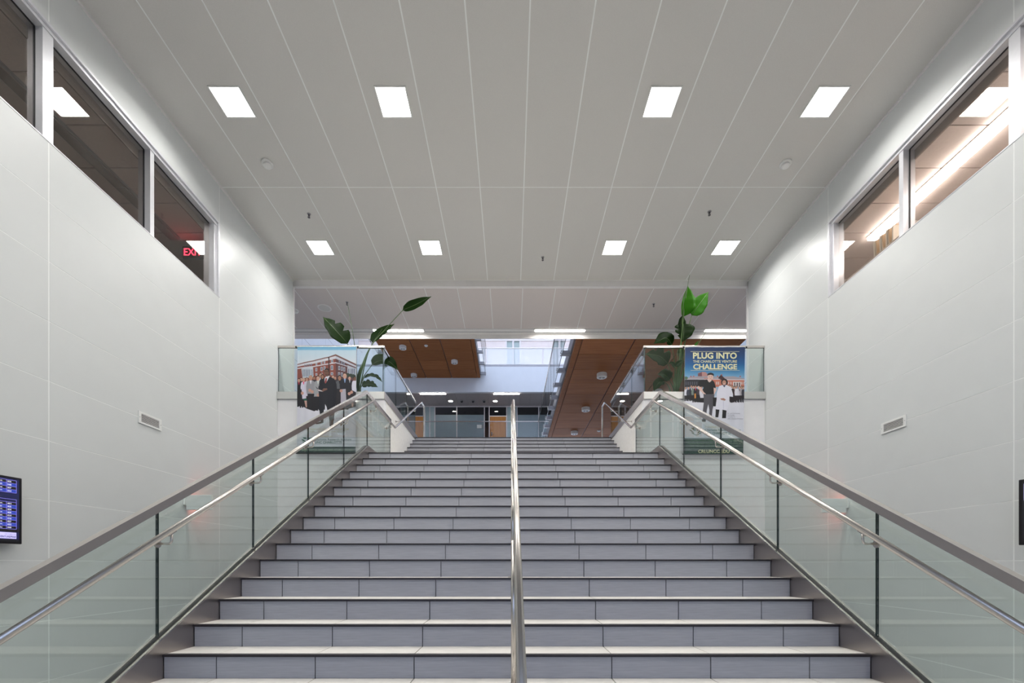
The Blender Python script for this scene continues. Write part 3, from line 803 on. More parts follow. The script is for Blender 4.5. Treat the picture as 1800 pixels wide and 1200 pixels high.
SKIN = [(196, 150, 128), (212, 168, 148), (120, 82, 64), (170, 122, 98)]
def figure(R, sc, cx, hy, hr, skin, hair, coat, shirt, w, bot, legs=(25, 24, 32), longhair=False, hem=None, pants_w=.8):
    """a printed standing figure; all in crop units mapped through sc"""
    f = lambda x, y: sc(x, y)
    u = sc(1, 0)[0]-sc(0, 0)[0]
    P = lambda L: [f(x, y) for x, y in L]
    hem = hem if hem else hy+hr*7.2
    if longhair: R.ell(*f(cx, hy+hr*.4), hr*1.25*u, hr*1.9*u, hair)
    R.poly(P([(cx-w*pants_w, hem-30), (cx+w*pants_w, hem-30), (cx+w*pants_w*.85, bot), (cx+6, bot-12), (cx, hem+60), (cx-6, bot), (cx-w*pants_w*.8, bot-6)]), legs)
    R.poly(P([(cx-hr*.6, hy+hr*1.15), (cx+hr*.6, hy+hr*1.15), (cx+w*.9, hy+hr*1.9), (cx+w*1.12, hy+hr*4.5), (cx+w*1.05, hem), (cx-w*1.0, hem), (cx-w*1.12, hy+hr*4.5), (cx-w*.9, hy+hr*1.9)]), coat)
    if shirt: R.poly(P([(cx-hr*.5, hy+hr*1.1), (cx+hr*.5, hy+hr*1.1), (cx+hr*.12, hy+hr*3.2), (cx-hr*.1, hy+hr*3.2)]), shirt)
    R.rect(f(cx-hr*.42, 0)[0], f(cx+hr*.42, 0)[0], f(0, hy)[1], f(0, hy+hr*1.35)[1], skin)
    R.ell(*f(cx, hy-hr*.25), hr*1.0*u, hr*1.2*u, hair)
    R.ell(*f(cx, hy+hr*.1), hr*.84*u, hr*1.12*u, skin)
    d = tuple(c*.45 for c in skin)
    R.rect(f(cx-hr*.5, 0)[0], f(cx-hr*.15, 0)[0], f(0, hy-hr*.05)[1], f(0, hy+hr*.12)[1], d)
    R.rect(f(cx+hr*.15, 0)[0], f(cx+hr*.5, 0)[0], f(0, hy-hr*.05)[1], f(0, hy+hr*.12)[1], d)
    R.rect(f(cx-hr*.28, 0)[0], f(cx+hr*.28, 0)[0], f(0, hy+hr*.62)[1], f(0, hy+hr*.74)[1], (150, 90, 85))

def left_art():
    R = Ras(523, 627, 609.5, 796, 2.6, -3)
    sc = lambda x, y: (510+x/12, 600+y/12)
    P = lambda L: [sc(x, y) for x, y in L]
    R.grad([(609, (110, 172, 210)), (614.5, (128, 188, 220)), (616, (196, 220, 234)), (640, (218, 226, 234)), (700, (208, 216, 228)), (712, (222, 222, 232)), (796, (206, 212, 222))])
    brick, brick2, white, roof = (138, 76, 66), (96, 62, 66), (214, 214, 222), (128, 92, 86)
    R.poly(P([(140, 485), (290, 440), (490, 400), (810, 325), (960, 278), (960, 900), (140, 900)]), brick)
    R.poly(P([(960, 278), (1420, 500), (1420, 900), (960, 900)]), brick2)
    R.poly(P([(140, 492), (490, 418), (810, 345), (960, 305), (960, 365), (810, 398), (490, 470), (140, 535)]), white)
    R.poly(P([(960, 305), (1420, 525), (1420, 560), (960, 365)]), (196, 198, 210))
    R.poly(P([(140, 478), (490, 398), (810, 322), (960, 270), (1420, 490), (1420, 510), (960, 295), (810, 345), (490, 420), (140, 497)]), roof)
    R.poly(P([(140, 560), (500, 515), (960, 438), (960, 458), (500, 538), (140, 582)]), white)
    R.poly(P([(960, 438), (1200, 512), (1200, 530), (960, 458)]), (200, 200, 210))
    R.poly(P([(805, 330), (828, 325), (828, 720), (805, 720)]), (60, 45, 50))
    R.poly(P([(235, 575), (480, 525), (490, 760), (260, 770)]), (196, 204, 214))
    for x in (265, 300, 335, 370, 405, 450): R.rect(*[sc(x, 0)[0], sc(x+16, 0)[0]], sc(0, 590)[1], sc(0, 745)[1], (104, 116, 134))
    for x in (300, 345, 390, 435): R.rect(sc(x, 0)[0], sc(x+22, 0)[0], sc(0, 490-(x-300)*.15)[1], sc(0, 530-(x-300)*.15)[1], (120, 130, 148))
    for x, y, w, h in ((530, 555, 40, 75), (640, 540, 44, 85), (705, 525, 40, 80), (855, 505, 50, 100), (530, 670, 40, 50), (640, 660, 40, 60), (855, 650, 50, 60), (535, 455, 36, 45), (645, 425, 36, 55), (705, 410, 36, 55), (860, 385, 46, 65)):
        R.rect(sc(x, 0)[0], sc(x+w, 0)[0], sc(0, y)[1], sc(0, y+h)[1], (206, 206, 212)); R.rect(sc(x+9, 0)[0], sc(x+w-9, 0)[0], sc(0, y+9)[1], sc(0, y+h-9)[1], (112, 122, 142))
    for x, y in ((1015, 520), (1070, 530), (1120, 545), (1010, 650), (1070, 655)):
        R.rect(sc(x, 0)[0], sc(x+38, 0)[0], sc(0, y)[1], sc(0, y+85)[1], (198, 200, 208)); R.rect(sc(x+8, 0)[0], sc(x+30, 0)[0], sc(0, y+9)[1], sc(0, y+76)[1], (96, 104, 122))
    for x, y in ((1025, 395), (1075, 420), (1120, 445)): R.rect(sc(x, 0)[0], sc(x+30, 0)[0], sc(0, y)[1], sc(0, y+55)[1], (120, 128, 146))
    R.poly(P([(1205, 500), (1420, 580), (1420, 760), (1205, 690)]), (182, 188, 200))
    for x in (1225, 1275, 1310, 1345): R.rect(sc(x, 0)[0], sc(x+18, 0)[0], sc(0, 575)[1], sc(0, 690)[1], (100, 110, 130))
    for x, y, r in ((1200, 710, 60), (1270, 725, 60), (1330, 730, 50)): R.ell(*sc(x, y), r/12, r/16, (52, 66, 56))
    fg = lambda *a, **k: figure(R, sc, *a, **k)
    dk = (24, 24, 32)
    # ground shade behind the crowd is dark clothing; the white floor starts under the feet
    for cx, hy, sk in ((230, 800, 1), (500, 770, 3), (690, 745, 0), (900, 745, 1), (945, 770, 0)): fg(cx, hy, 28, SKIN[sk], (70, 50, 42), (58, 50, 58), None, 55, 1400)
    fg(180, 820, 30, SKIN[1], (52, 36, 32), (26, 22, 28), (205, 60, 90), 62, 1380, longhair=True)
    fg(280, 810, 32, SKIN[1], (176, 156, 140), (214, 210, 226), (235, 50, 120), 58, 1380, hem=1200)
    fg(350, 800, 30, SKIN[0], (92, 70, 60), (206, 202, 218), None, 50, 1390, hem=1180)
    fg(640, 710, 36, SKIN[0], (60, 44, 40), (212, 212, 222), None, 60, 1430)
    fg(1250, 775, 32, SKIN[1], (70, 52, 46), (28, 28, 36), (200, 205, 215), 66, 1400)
    fg(1360, 785, 34, SKIN[2], (30, 26, 28), (216, 216, 228), None, 60, 1395, hem=1080)
    fg(430, 770, 40, SKIN[0], (176, 140, 120), (150, 150, 156), (226, 224, 232), 88, 1430, legs=dk, hem=1100)
    fg(585, 775, 40, SKIN[1], (34, 28, 28), (158, 160, 164), (216, 222, 214), 80, 1460, legs=dk, hem=1160)
    fg(680, 745, 34, SKIN[3], (32, 26, 26), (30, 28, 34), None, 64, 1440, longhair=True)
    fg(1040, 770, 40, SKIN[3], (28, 22, 24), (88, 90, 96), (28, 26, 32), 82, 1420, longhair=True, legs=(186, 180, 190), hem=1090)
    R.poly(P([(1060, 890), (1160, 880), (1170, 1010), (1180, 1300), (1060, 1320), (1070, 1050)]), (190, 186, 196)); R.poly(P([(1075, 1060), (1130, 1040), (1175, 1240), (1140, 1240)]), (52, 66, 104))
    fg(1150, 725, 46, SKIN[1], (88, 66, 54), (30, 32, 42), (140, 170, 215), 100, 1440, legs=dk)
    R.poly(P([(960, 1000), (1250, 1000), (1400, 1080), (1400, 1370), (1290, 1400), (1140, 1430), (960, 1470)]), (36, 33, 40))
    R.poly(P([(1060, 1010), (1165, 1000), (1180, 1300), (1060, 1330)]), (180, 176, 188)); R.poly(P([(1280, 1180), (1330, 1180), (1325, 1380), (1290, 1380)]), (198, 158, 142))
    R.poly(P([(140, 1000), (240, 1010), (330, 1150), (590, 1170), (600, 1420), (500, 1470), (350, 1420), (260, 1370), (140, 1360)]), (26, 25, 32))
    R.poly(P([(235, 1000), (320, 1000), (335, 1200), (250, 1210)]), (210, 206, 222)); R.poly(P([(290, 1240), (345, 1240), (350, 1390), (320, 1390)]), (200, 160, 148)); R.poly(P([(265, 1210), (345, 1210), (345, 1245), (290, 1245)]), (24, 96, 76))
    for x, y in ((410, 1030), (460, 1060), (250, 1090), (1240, 1100), (1290, 1070), (1070, 1040), (585, 1130)): R.ell(*sc(x, y), 2.6, 2.8, (198, 152, 136))
    # the man in front: dark suit, red tie, open folder
    suit = (23, 25, 36)
    R.poly(P([(640, 860), (730, 770), (830, 740), (930, 790), (975, 900), (985, 1050), (960, 1230), (940, 1400), (915, 1600), (920, 1660), (880, 1680), (820, 1680), (800, 1560), (760, 1380), (720, 1300), (690, 1560), (690, 1700), (640, 1710), (620, 1560), (600, 1380), (600, 1150), (590, 960)]), suit)
    R.poly(P([(725, 770), (770, 730), (835, 725), (800, 790), (750, 880), (722, 860)]), (222, 224, 232)); R.poly(P([(745, 770), (775, 775), (765, 860), (735, 890), (722, 860)]), (150, 70, 66))
    R.ell(*sc(772, 645), 4.9, 6.6, (44, 36, 36)); R.ell(*sc(765, 660), 4.3, 5.6, (118, 82, 68)); R.rect(*[sc(745, 0)[0], sc(800, 0)[0]], sc(0, 700)[1], sc(0, 735)[1], (104, 72, 60))
    R.rect(sc(720, 0)[0], sc(812, 0)[0], sc(0, 632)[1], sc(0, 640)[1], (40, 32, 34)); R.rect(sc(735, 0)[0], sc(790, 0)[0], sc(0, 692)[1], sc(0, 699)[1], (84, 50, 48))
    R.poly(P([(530, 945), (600, 1010), (690, 1050), (640, 1050), (580, 1030)]), (30, 30, 34)); R.poly(P([(560, 1000), (680, 1040), (690, 1060), (600, 1045)]), (216, 206, 204))
    R.poly(P([(660, 1040), (700, 990), (770, 985), (780, 1015), (720, 1040), (690, 1060)]), (124, 88, 74))
    R.poly(P([(520, 1725), (620, 1690), (690, 1690), (690, 1715), (620, 1735), (530, 1742)]), (24, 22, 24)); R.poly(P([(815, 1670), (910, 1670), (890, 1780), (850, 1795), (820, 1780)]), (24, 22, 24))
    R.rect(500, 640, sc(0, 2215)[1], 800, (22, 66, 56)); R.rect(500, 640, sc(0, 2325)[1], 800, (12, 40, 38))
    g = (18, 92, 72)
    for L in ([(250, 2020), (325, 2020), (335, 2060), (275, 2052)], [(215, 2055), (255, 2055), (325, 2110), (325, 2125), (250, 2092)], [(235, 2105), (265, 2110), (300, 2142), (280, 2145)], [(375, 2030), (460, 2022), (440, 2058), (385, 2062)], [(345, 2030), (358, 2030), (360, 2095), (347, 2100)], [(380, 2070), (420, 2066), (372, 2098), (362, 2110)]):
        R.poly(P(L), g)
    return R

def right_art():
    R = Ras(1204.5, 1310, 610, 797.5, 2.6, -7)
    sc = lambda x, y: (1190+x/12, 600+y/12)
    P = lambda L: [sc(x, y) for x, y in L]
    R.grad([(610, (22, 44, 84)), (618, (24, 56, 104)), (640, (20, 92, 150)), (652, (70, 138, 186)), (664, (130, 174, 208)), (690, (150, 176, 200)), (704, (224, 224, 234)), (797, (206, 214, 224))])
    brick, roof = (196, 118, 98), (164, 156, 164)
    R.poly(P([(430, 670), (520, 640), (600, 650), (630, 690), (625, 750), (430, 750)]), (186, 138, 132)); R.poly(P([(430, 680), (515, 645), (515, 740), (430, 740)]), (120, 78, 84))
    R.poly(P([(140, 800), (260, 750), (420, 735), (640, 735), (880, 745), (1180, 735), (1420, 785), (1420, 820), (140, 830)]), roof)
    R.poly(P([(860, 760), (920, 700), (1010, 800), (1010, 900), (890, 900)]), (66, 42, 44))
    R.poly(P([(560, 770), (900, 810), (1420, 820), (1420, 960), (560, 960)]), brick); R.poly(P([(140, 805), (560, 790), (560, 960), (140, 960)]), (44, 44, 52))
    for x in (165, 210, 255, 300, 345, 390): R.rect(sc(x, 0)[0], sc(x+22, 0)[0], sc(0, 850)[1], sc(0, 920)[1], (84, 84, 94))
    R.rect(sc(140, 0)[0], sc(900, 0)[0], sc(0, 790)[1], sc(0, 805)[1], (206, 204, 210)); R.rect(sc(1000, 0)[0], sc(1420, 0)[0], sc(0, 800)[1], sc(0, 818)[1], (210, 204, 208))
    for x in (1060, 1110, 1340, 1385, 810, 850): R.rect(sc(x, 0)[0], sc(x+24, 0)[0], sc(0, 850)[1], sc(0, 910)[1], (206, 190, 186))
    R.poly(P([(1165, 850), (1330, 850), (1330, 955), (1165, 955)]), (214, 208, 206))
    for x in (1190, 1245, 1290): R.rect(sc(x, 0)[0], sc(x+22, 0)[0], sc(0, 868)[1], sc(0, 950)[1], (70, 50, 54))
    for x, y in ((280, 740), (340, 735), (845, 735), (930, 705), (1320, 740)): R.rect(sc(x-14, 0)[0], sc(x+14, 0)[0], sc(0, y-12)[1], sc(0, y+12)[1], (176, 96, 88))
    R.ell(*sc(180, 770), 3, 2.6, (74, 104, 80))
    fg = lambda *a, **k: figure(R, sc, *a, **k)
    rows = [(165, 985, (226, 226, 236), None), (225, 985, (60, 62, 76), None), (285, 955, (44, 46, 58), (220, 220, 228)), (330, 965, (120, 136, 126), None), (375, 960, (36, 34, 42), (226, 40, 110)), (440, 975, (62, 52, 60), None), (500, 965, (220, 216, 226), (230, 60, 80)), (560, 960, (36, 32, 40), None),
            (1085, 940, (200, 196, 206), None), (1120, 950, (226, 226, 236), None), (1160, 965, (40, 30, 36), None), (1195, 980, (60, 42, 46), None), (1240, 965, (226, 226, 234), None), (1300, 980, (214, 212, 222), (30, 28, 34)), (1345, 975, (170, 164, 170), None), (1385, 980, (60, 58, 70), None)]
    for i, (cx, hy, c, s_) in enumerate(rows): fg(cx, hy, 24, SKIN[i % 2], (64, 46, 40), c, s_, 42, 1260 if cx < 300 else 1290, hem=1140)
    R.poly(P([(140, 1140), (540, 1120), (540, 1290), (370, 1270), (260, 1230), (140, 1210)]), (24, 23, 28)); R.poly(P([(1080, 1150), (1420, 1150), (1420, 1170), (1330, 1210), (1130, 1295), (1080, 1260)]), (36, 28, 34))
    R.rect(sc(345, 0)[0], sc(378, 0)[0], sc(0, 1100)[1], sc(0, 1200)[1], (206, 140, 60)); R.poly(P([(455, 1100), (540, 1090), (540, 1190), (470, 1190)]), (214, 210, 220))
    # man in black shirt, hands on hips
    skin = (222, 188, 176)
    R.poly(P([(545, 1100), (770, 1100), (760, 1290), (722, 1440), (700, 1620), (640, 1620), (655, 1450), (635, 1320), (600, 1460), (575, 1690), (505, 1690), (515, 1480), (540, 1300)]), (82, 80, 88))
    R.poly(P([(400, 960), (470, 920), (540, 1060), (600, 1080), (590, 1115), (540, 1105), (430, 1000)]), skin); R.poly(P([(760, 960), (805, 960), (815, 1020), (770, 1110), (730, 1115), (760, 1050), (750, 990)]), skin)
    R.poly(P([(455, 830), (620, 800), (660, 860), (720, 815), (770, 850), (800, 950), (800, 985), (755, 975), (760, 1110), (590, 1110), (540, 1060), (540, 950), (470, 960), (425, 925)]), (26, 26, 30))
    R.poly(P([(625, 790), (700, 800), (715, 830), (670, 865), (640, 840)]), (224, 200, 192)); R.ell(*sc(697, 705), 5.8, 3.6, (40, 34, 36)); R.ell(*sc(692, 750), 4.9, 5.4, skin); R.poly(P([(630, 715), (650, 680), (740, 685), (755, 720), (700, 705)]), (40, 34, 36))
    for x in (668, 712): R.rect(sc(x-10, 0)[0], sc(x+10, 0)[0], sc(0, 742)[1], sc(0, 750)[1], (96, 70, 66))
    R.rect(sc(675, 0)[0], sc(712, 0)[0], sc(0, 784)[1], sc(0, 790)[1], (176, 110, 106)); R.rect(sc(590, 0)[0], sc(755, 0)[0], sc(0, 1095)[1], sc(0, 1110)[1], (18, 16, 18))
    R.poly(P([(490, 1640), (580, 1640), (560, 1690), (500, 1690)]), (26, 24, 28)); R.poly(P([(630, 1590), (720, 1590), (800, 1625), (770, 1640), (640, 1600)]), (26, 24, 28)); R.poly(P([(735, 1180), (820, 1180), (790, 1370), (735, 1365)]), (24, 22, 26))
    # woman in white coat
    R.ell(*sc(985, 860), 5.8, 6.2, (34, 26, 28)); R.poly(P([(790, 1420), (870, 1430), (840, 1600), (780, 1600)]), (22, 20, 24)); R.poly(P([(935, 1430), (1020, 1430), (1000, 1620), (920, 1620)]), (22, 20, 24))
    R.poly(P([(870, 940), (940, 920), (1030, 920), (1120, 960), (1160, 1110), (1160, 1170), (1085, 1160), (1080, 1280), (1025, 1460), (935, 1440), (880, 1440), (790, 1430), (815, 1220), (820, 1080)]), (226, 226, 238))
    R.ell(*sc(980, 870), 3.4, 4.4, (190, 140, 120)); R.poly(P([(950, 925), (1010, 925), (980, 970)]), (44, 52, 84)); R.rect(sc(960, 0)[0], sc(1000, 0)[0], sc(0, 888)[1], sc(0, 896)[1], (236, 220, 216))
    R.poly(P([(890, 1205), (960, 1195), (1010, 1230), (980, 1250), (910, 1230)]), (170, 124, 106)); R.poly(P([(945, 1440), (960, 1440), (965, 1250), (950, 1250)]), (206, 206, 222))
    R.rect(1180, 1330, sc(0, 2042)[1], 800, (20, 66, 56))
    g = (18, 88, 70)
    for L in ([(215, 1862), (255, 1862), (300, 1905), (335, 1945), (255, 1885)], [(260, 1820), (325, 1815), (335, 1860), (350, 1895), (300, 1860)], [(340, 1815), (360, 1815), (366, 1890), (356, 1890)], [(375, 1815), (440, 1825), (420, 1860), (385, 1900), (382, 1860)], [(480, 1865), (440, 1860), (400, 1920), (395, 1945), (470, 1890)], [(260, 1910), (310, 1935), (330, 1960), (275, 1932)], [(480, 1910), (430, 1935), (405, 1960), (460, 1940)], [(305, 1950), (370, 1968), (430, 1950), (405, 1972), (370, 1978), (335, 1972)]):
        R.poly(P(L), g)
    return R

BY = 9.215
def banner(label, R, base):
    h2, w2 = R.h//2, R.w//2
    R.a = R.a[:h2*2, :w2*2].reshape(h2, 2, w2, 2, 3).mean((1, 3)); R.h, R.w, R.k = h2, w2, R.k/2
    z0 = px(0, R.y1, BY).z; z1 = px(0, R.y0, BY).z
    x0 = px(R.x0-0, 0, BY).x; wx = (R.w-1)/R.k*BY/F_PX
    t = thing('hanging_banner', label, 'banner', (x0+wx/2, BY, z0), 'printed banners on the landing faces')
    u = np.linspace(0, 1, R.w); v = np.linspace(0, 1, R.h)
    U, Vv = np.meshgrid(u, v)
    sk = R.skew*.45*BY/F_PX
    Xp = x0+U*wx+sk*Vv; Zp = z1-(z1-z0)*Vv
    ripple = lambda U, Vv: BY+.002*np.sin(U*23+1.0)*(1-.5*Vv)+.0012*np.sin(U*51+Vv*3)-.003
    Yp = ripple(U, Vv)
    co = np.stack([Xp, Yp, Zp], -1).reshape(-1, 3)
    idx = np.arange(R.w*R.h).reshape(R.h, R.w)
    q = np.stack([idx[1:, :-1], idx[1:, 1:], idx[:-1, 1:], idx[:-1, :-1]], -1).reshape(-1, 4)
    c = (co.min(0)+co.max(0))/2
    me = bpy.data.meshes.new('printed_cloth'); me.from_pydata((co-c).tolist(), [], q.tolist())
    a = R.a/255.0; lin = np.where(a <= .04045, a/12.92, ((a+.055)/1.055)**2.4)
    at = me.color_attributes.new('print', 'FLOAT_COLOR', 'POINT')
    rgba = np.ones((R.w*R.h, 4), np.float32); rgba[:, :3] = lin.reshape(-1, 3)
    at.data.foreach_set('color', rgba.ravel())
    me.polygons.foreach_set('use_smooth', [True]*len(me.polygons))
    me.materials.append(MATS['banner_print']); me.update()
    link_mesh('printed_cloth', me, c, t)
    mk('backing_cloth', [(x0, BY+.008, z1), (x0+wx, BY+.008, z1), (x0+wx+sk, BY+.008, z0), (x0+sk, BY+.008, z0), (x0, BY+.011, z1), (x0+wx, BY+.011, z1), (x0+wx+sk, BY+.011, z0), (x0+sk, BY+.011, z0)], BOXF, 'cloth_back', t)
    tube('top_rod', [(x0-.02, BY+.01, z1+.004), (x0+wx+.02, BY+.01, z1+.004)], .012, 'white_plastic', t, 10)
    tube('bottom_rod', [(x0+sk-.02, BY+.01, z0-.004), (x0+sk+wx+.02, BY+.01, z0-.004)], .012, 'black_plastic', t, 10)
    for xx in (x0-.03, x0+wx+.03): lathe('end_cap', (xx, BY+.01, z1+.002), [(.018, -.014), (.018, .014)], 'black_plastic', t, 12, 'x')
    for xx in (x0+.02, x0+wx-.02): box('hanger', xx-.006, xx+.006, BY+.016, 9.306, z1-.004, z1+.012, 'white_plastic', t)
    def txt(s, xa, xb, ya, yb, mat, bold=0.0, nm='lettering'):
        """text block between crop pixels (x right, y down)"""
        A = px(base+xa/12, 600+yb/12, BY-.014); B = px(base+xb/12, 600+ya/12, BY-.014)
        shift = sk*((600+yb/12)-R.y0)/(R.y1-R.y0)-R.skew*BY/F_PX*((600+yb/12)-R.y0)/(R.y1-R.y0)
        o = lettering(nm, s, mat, (A.x+shift, BY-.0072, A.z), B.x-A.x, B.z-A.z, t, bold=bold)
        return o
    def rule(xa, xb, y):
        A = px(base+xa/12, 600+y/12, BY-.014); B = px(base+xb/12, 600+y/12, BY-.014)
        box('printed_rule', A.x, B.x, BY-.0078, BY-.0068, A.z-.003, A.z+.003, 'text_cream', t)
    return t, txt, rule
t, txt, rule = banner('tall hanging banner with suited people before a brick building', left_art(), 510)
txt('A POWERFUL MORE THAN SEED POWER', 255, 1225, 1830, 1865, 'text_gold')
txt('BRING NEW PLUG IN YOUR PROJECT', 370, 1140, 1885, 1918, 'text_gold')
txt('POWERED BY', 540, 880, 1985, 2018, 'text_gold', .005)
txt('Charlotte Research Institute', 480, 1270, 2040, 2082, 'text_green', .01)
txt('UNC CHARLOTTE', 500, 1070, 2100, 2148, 'text_green', .02)
txt('MORE CAPITAL AND PIONEER AT CRI.UNCC.EDU', 220, 1310, 2268, 2302, 'text_pale', .005)
for i, s in enumerate(('FOUNDER', 'CHIEF OFFICER', 'STARTUP CO.')): txt(s, 960, 1100, 1610+i*32, 1630+i*32, 'text_grey')
t, txt, rule = banner('tall hanging banner with a blue sky, two standing people and PLUG INTO lettering', right_art(), 1190)
rule(290, 1320, 209); rule(290, 1325, 606)
txt('PLUG INTO', 335, 1262, 228, 362, 'text_cream', .035)
txt('THE CHARLOTTE VENTURE', 335, 1262, 390, 444, 'text_cream', .02)
txt('CHALLENGE', 335, 1262, 470, 588, 'text_cream', .035)
for i, s in enumerate(('Winner', 'Founder', 'Trials', 'CVC Finalist')): txt(s, 300+[0, 60, 90, 20][i], 480, 1500+i*38, 1524+i*38, 'text_grey')
for i, s in enumerate(('Dr. and Co-Founder', 'Co-Founder', 'Company, Inc.', 'UNC Charlotte Professor')): txt(s, 1040, 1040+[270, 150, 165, 330][i], 1500+i*38, 1524+i*38, 'text_grey')
txt('POWERED BY', 560, 890, 1785, 1818, 'text_gold', .005)
txt('Charlotte Research Institute', 560, 1310, 1840, 1885, 'text_green', .01)
txt('UNC CHARLOTTE', 545, 1100, 1905, 1955, 'text_green', .02)
txt('The Charlotte Venture Challenge is one part of the many ways', 150, 1340, 2075, 2112, 'text_pale')
txt('Charlotte Research Institute, powered by the resources of', 180, 1300, 2132, 2170, 'text_pale')
txt('UNC Charlotte, can accelerate your business growth.', 230, 1250, 2186, 2224, 'text_pale')
txt('CRI.UNCC.EDU', 405, 1065, 2278, 2350, 'text_cream', .025)

# ------------------------------------------------------------------ plants
def leaf_mesh(name, pts, wid, face, mat, parent, fold=.25, nibble=None, half=0):
    """pts: midrib points from base to tip; wid: half width along it in metres; face: direction the blade looks"""
    P = smooth_path(pts, 9, 6) if len(pts) > 2 else [Vector(pts[0]).lerp(Vector(pts[1]), i/8) for i in range(9)]
    N = 14
    L = [0]
    for i in range(1, len(P)): L.append(L[-1]+(P[i]-P[i-1]).length)
    def at(f):
        d = f*L[-1]
        for i in range(1, len(P)):
            if L[i] >= d-1e-9:
                k = (d-L[i-1])/max(1e-9, L[i]-L[i-1]); return P[i-1].lerp(P[i], k)
        return P[-1]
    V, UV = [], []
    face = Vector(face).normalized(); M = 4
    for i in range(N+1):
        f = i/N; c = at(f); tg = (at(min(1, f+.04))-at(max(0, f-.04))).normalized()
        side = tg.cross(face).normalized(); nrm = side.cross(tg).normalized()
        w = wid*(math.sin(PI*min(1, f*1.02+.02)**.72))**.75 if 0 < f < 1 else .004
        for j in range(-M, M+1):
            k = j/M
            ww = w*(1+.05*math.sin(f*17+j))
            if nibble and nibble > 0 and abs(k) > .45 and i in (5, 9) and k > 0: ww *= .55
            if nibble and nibble > 1 and abs(k) > .45 and i in (4, 7, 10) and k < 0: ww *= .68
            if half and k*half < 0: ww *= .15
            v = c+side*(ww*k)+nrm*(fold*abs(ww*k)-.03*wid*math.sin(f*21)*abs(k))
            V.append(tuple(v)); UV.append((k*.5+.5, f*2.4+abs(k)*.25))
    W = 2*M+1; Fc = []
    for i in range(N):
        for j in range(W-1): Fc.append((i*W+j, i*W+j+1, (i+1)*W+j+1, (i+1)*W+j))
    o = mk(name, V, Fc, mat, parent, smooth=True)
    uv = o.data.uv_layers.new(name='uv')
    for lp in o.data.loops: uv.data[lp.index].uv = UV[lp.vertex_index]
    sm = o.modifiers.new('thickness', 'SOLIDIFY'); sm.thickness = .0025; sm.offset = 0
    return o
def plant(label, bx_, by_, d, leaves, stalks):
    b = px(bx_, by_, d); b = Vector((b.x, d, ZF))
    t = thing('potted_plant', label, 'plant', tuple(b))
    lathe('pot', tuple(b), [(.17, 0), (.22, .04), (.235, .17), (.24, .19), (.215, .19), (.21, .16)], 'pot_white', t, 28)
    lathe('soil', (b.x, b.y, b.z+.155), [(.208, 0), (.205, .012), (.1, .02)], 'soil', t, 24)
    root = Vector((b.x, b.y, b.z+.16))
    for i, (pp, wid, face, mat, kw, via) in enumerate(leaves):
        P = [px(*q) for q in pp]
        r0 = root+Vector((.05*math.cos(i*2.4), .05*math.sin(i*2.4), 0))
        V = [r0]+[px(*q) for q in via]+[P[0]]
        V = smooth_path(V, 9, 6)
        V = V+[P[0].lerp(P[1], .15)]
        n = len(V)
        tube('stem', V, [.018-.012*k/(n-1) for k in range(n)], 'stem_green', t, 8)
        lf = leaf_mesh('leaf', P, wid, face, mat, t, **kw)
        tube('midrib', [p+Vector((0, -.004, 0)) for p in (smooth_path(P, 9, 5) if len(P) > 2 else P)], .005, 'stem_green', lf, 6)
    for pp in stalks:
        V = smooth_path([root]+[px(*q) for q in pp], 9, 6); n = len(V)
        tube('stalk', V, [.013-.009*k/(n-1) for k in range(n)], 'stem_green', t, 8)
G, B = 'leaf_green', 'leaf_backlit'
up = (0, -1, .35); dn = (0, -1, -.45)
plant('tall potted plant with paddle leaves behind the left banner', 629, 690, 9.85, [
    ([(611, 604, 9.75), (592, 582, 9.7), (568, 557, 9.7)], .21, (.5, -1, .15), G, dict(nibble=1), [(627, 655, 9.85), (620, 625, 9.8)]),
    ([(708, 545, 9.9), (732, 535, 9.9), (758, 521, 9.9)], .125, (.1, -1, .25), G, {}, [(633, 650, 9.85), (650, 608, 9.85)]),
    ([(655, 602, 9.9), (668, 588, 10.0), (693, 569, 10.1)], .16, (-.35, -1, .25), G, dict(nibble=1, fold=.3), [(633, 660, 9.85), (643, 630, 9.85)]),
    ([(654, 641, 9.7), (668, 633, 9.75), (684, 634, 9.8), (700, 650, 9.9)], .17, (0, -.95, .5), G, {}, [(634, 668, 9.8)]),
    ([(640, 664, 9.7), (650, 659, 9.7), (662, 661, 9.7), (672, 671, 9.7)], .07, (0, -.8, .6), G, dict(nibble=2), [(632, 680, 9.8)]),
    ([(636, 678, 9.65), (648, 674, 9.65), (664, 680, 9.65)], .11, (0, -.9, .4), G, dict(nibble=2), [(631, 685, 9.8)]),
    ([(629, 688, 9.75), (630, 665, 9.75), (635, 640, 9.75)], .035, (0, -1, 0), G, dict(fold=.8), []),
], [[(625, 612, 9.8), (611, 534, 9.8)], [(641, 640, 9.85), (651, 608, 9.9), (672, 578, 10.0)]])
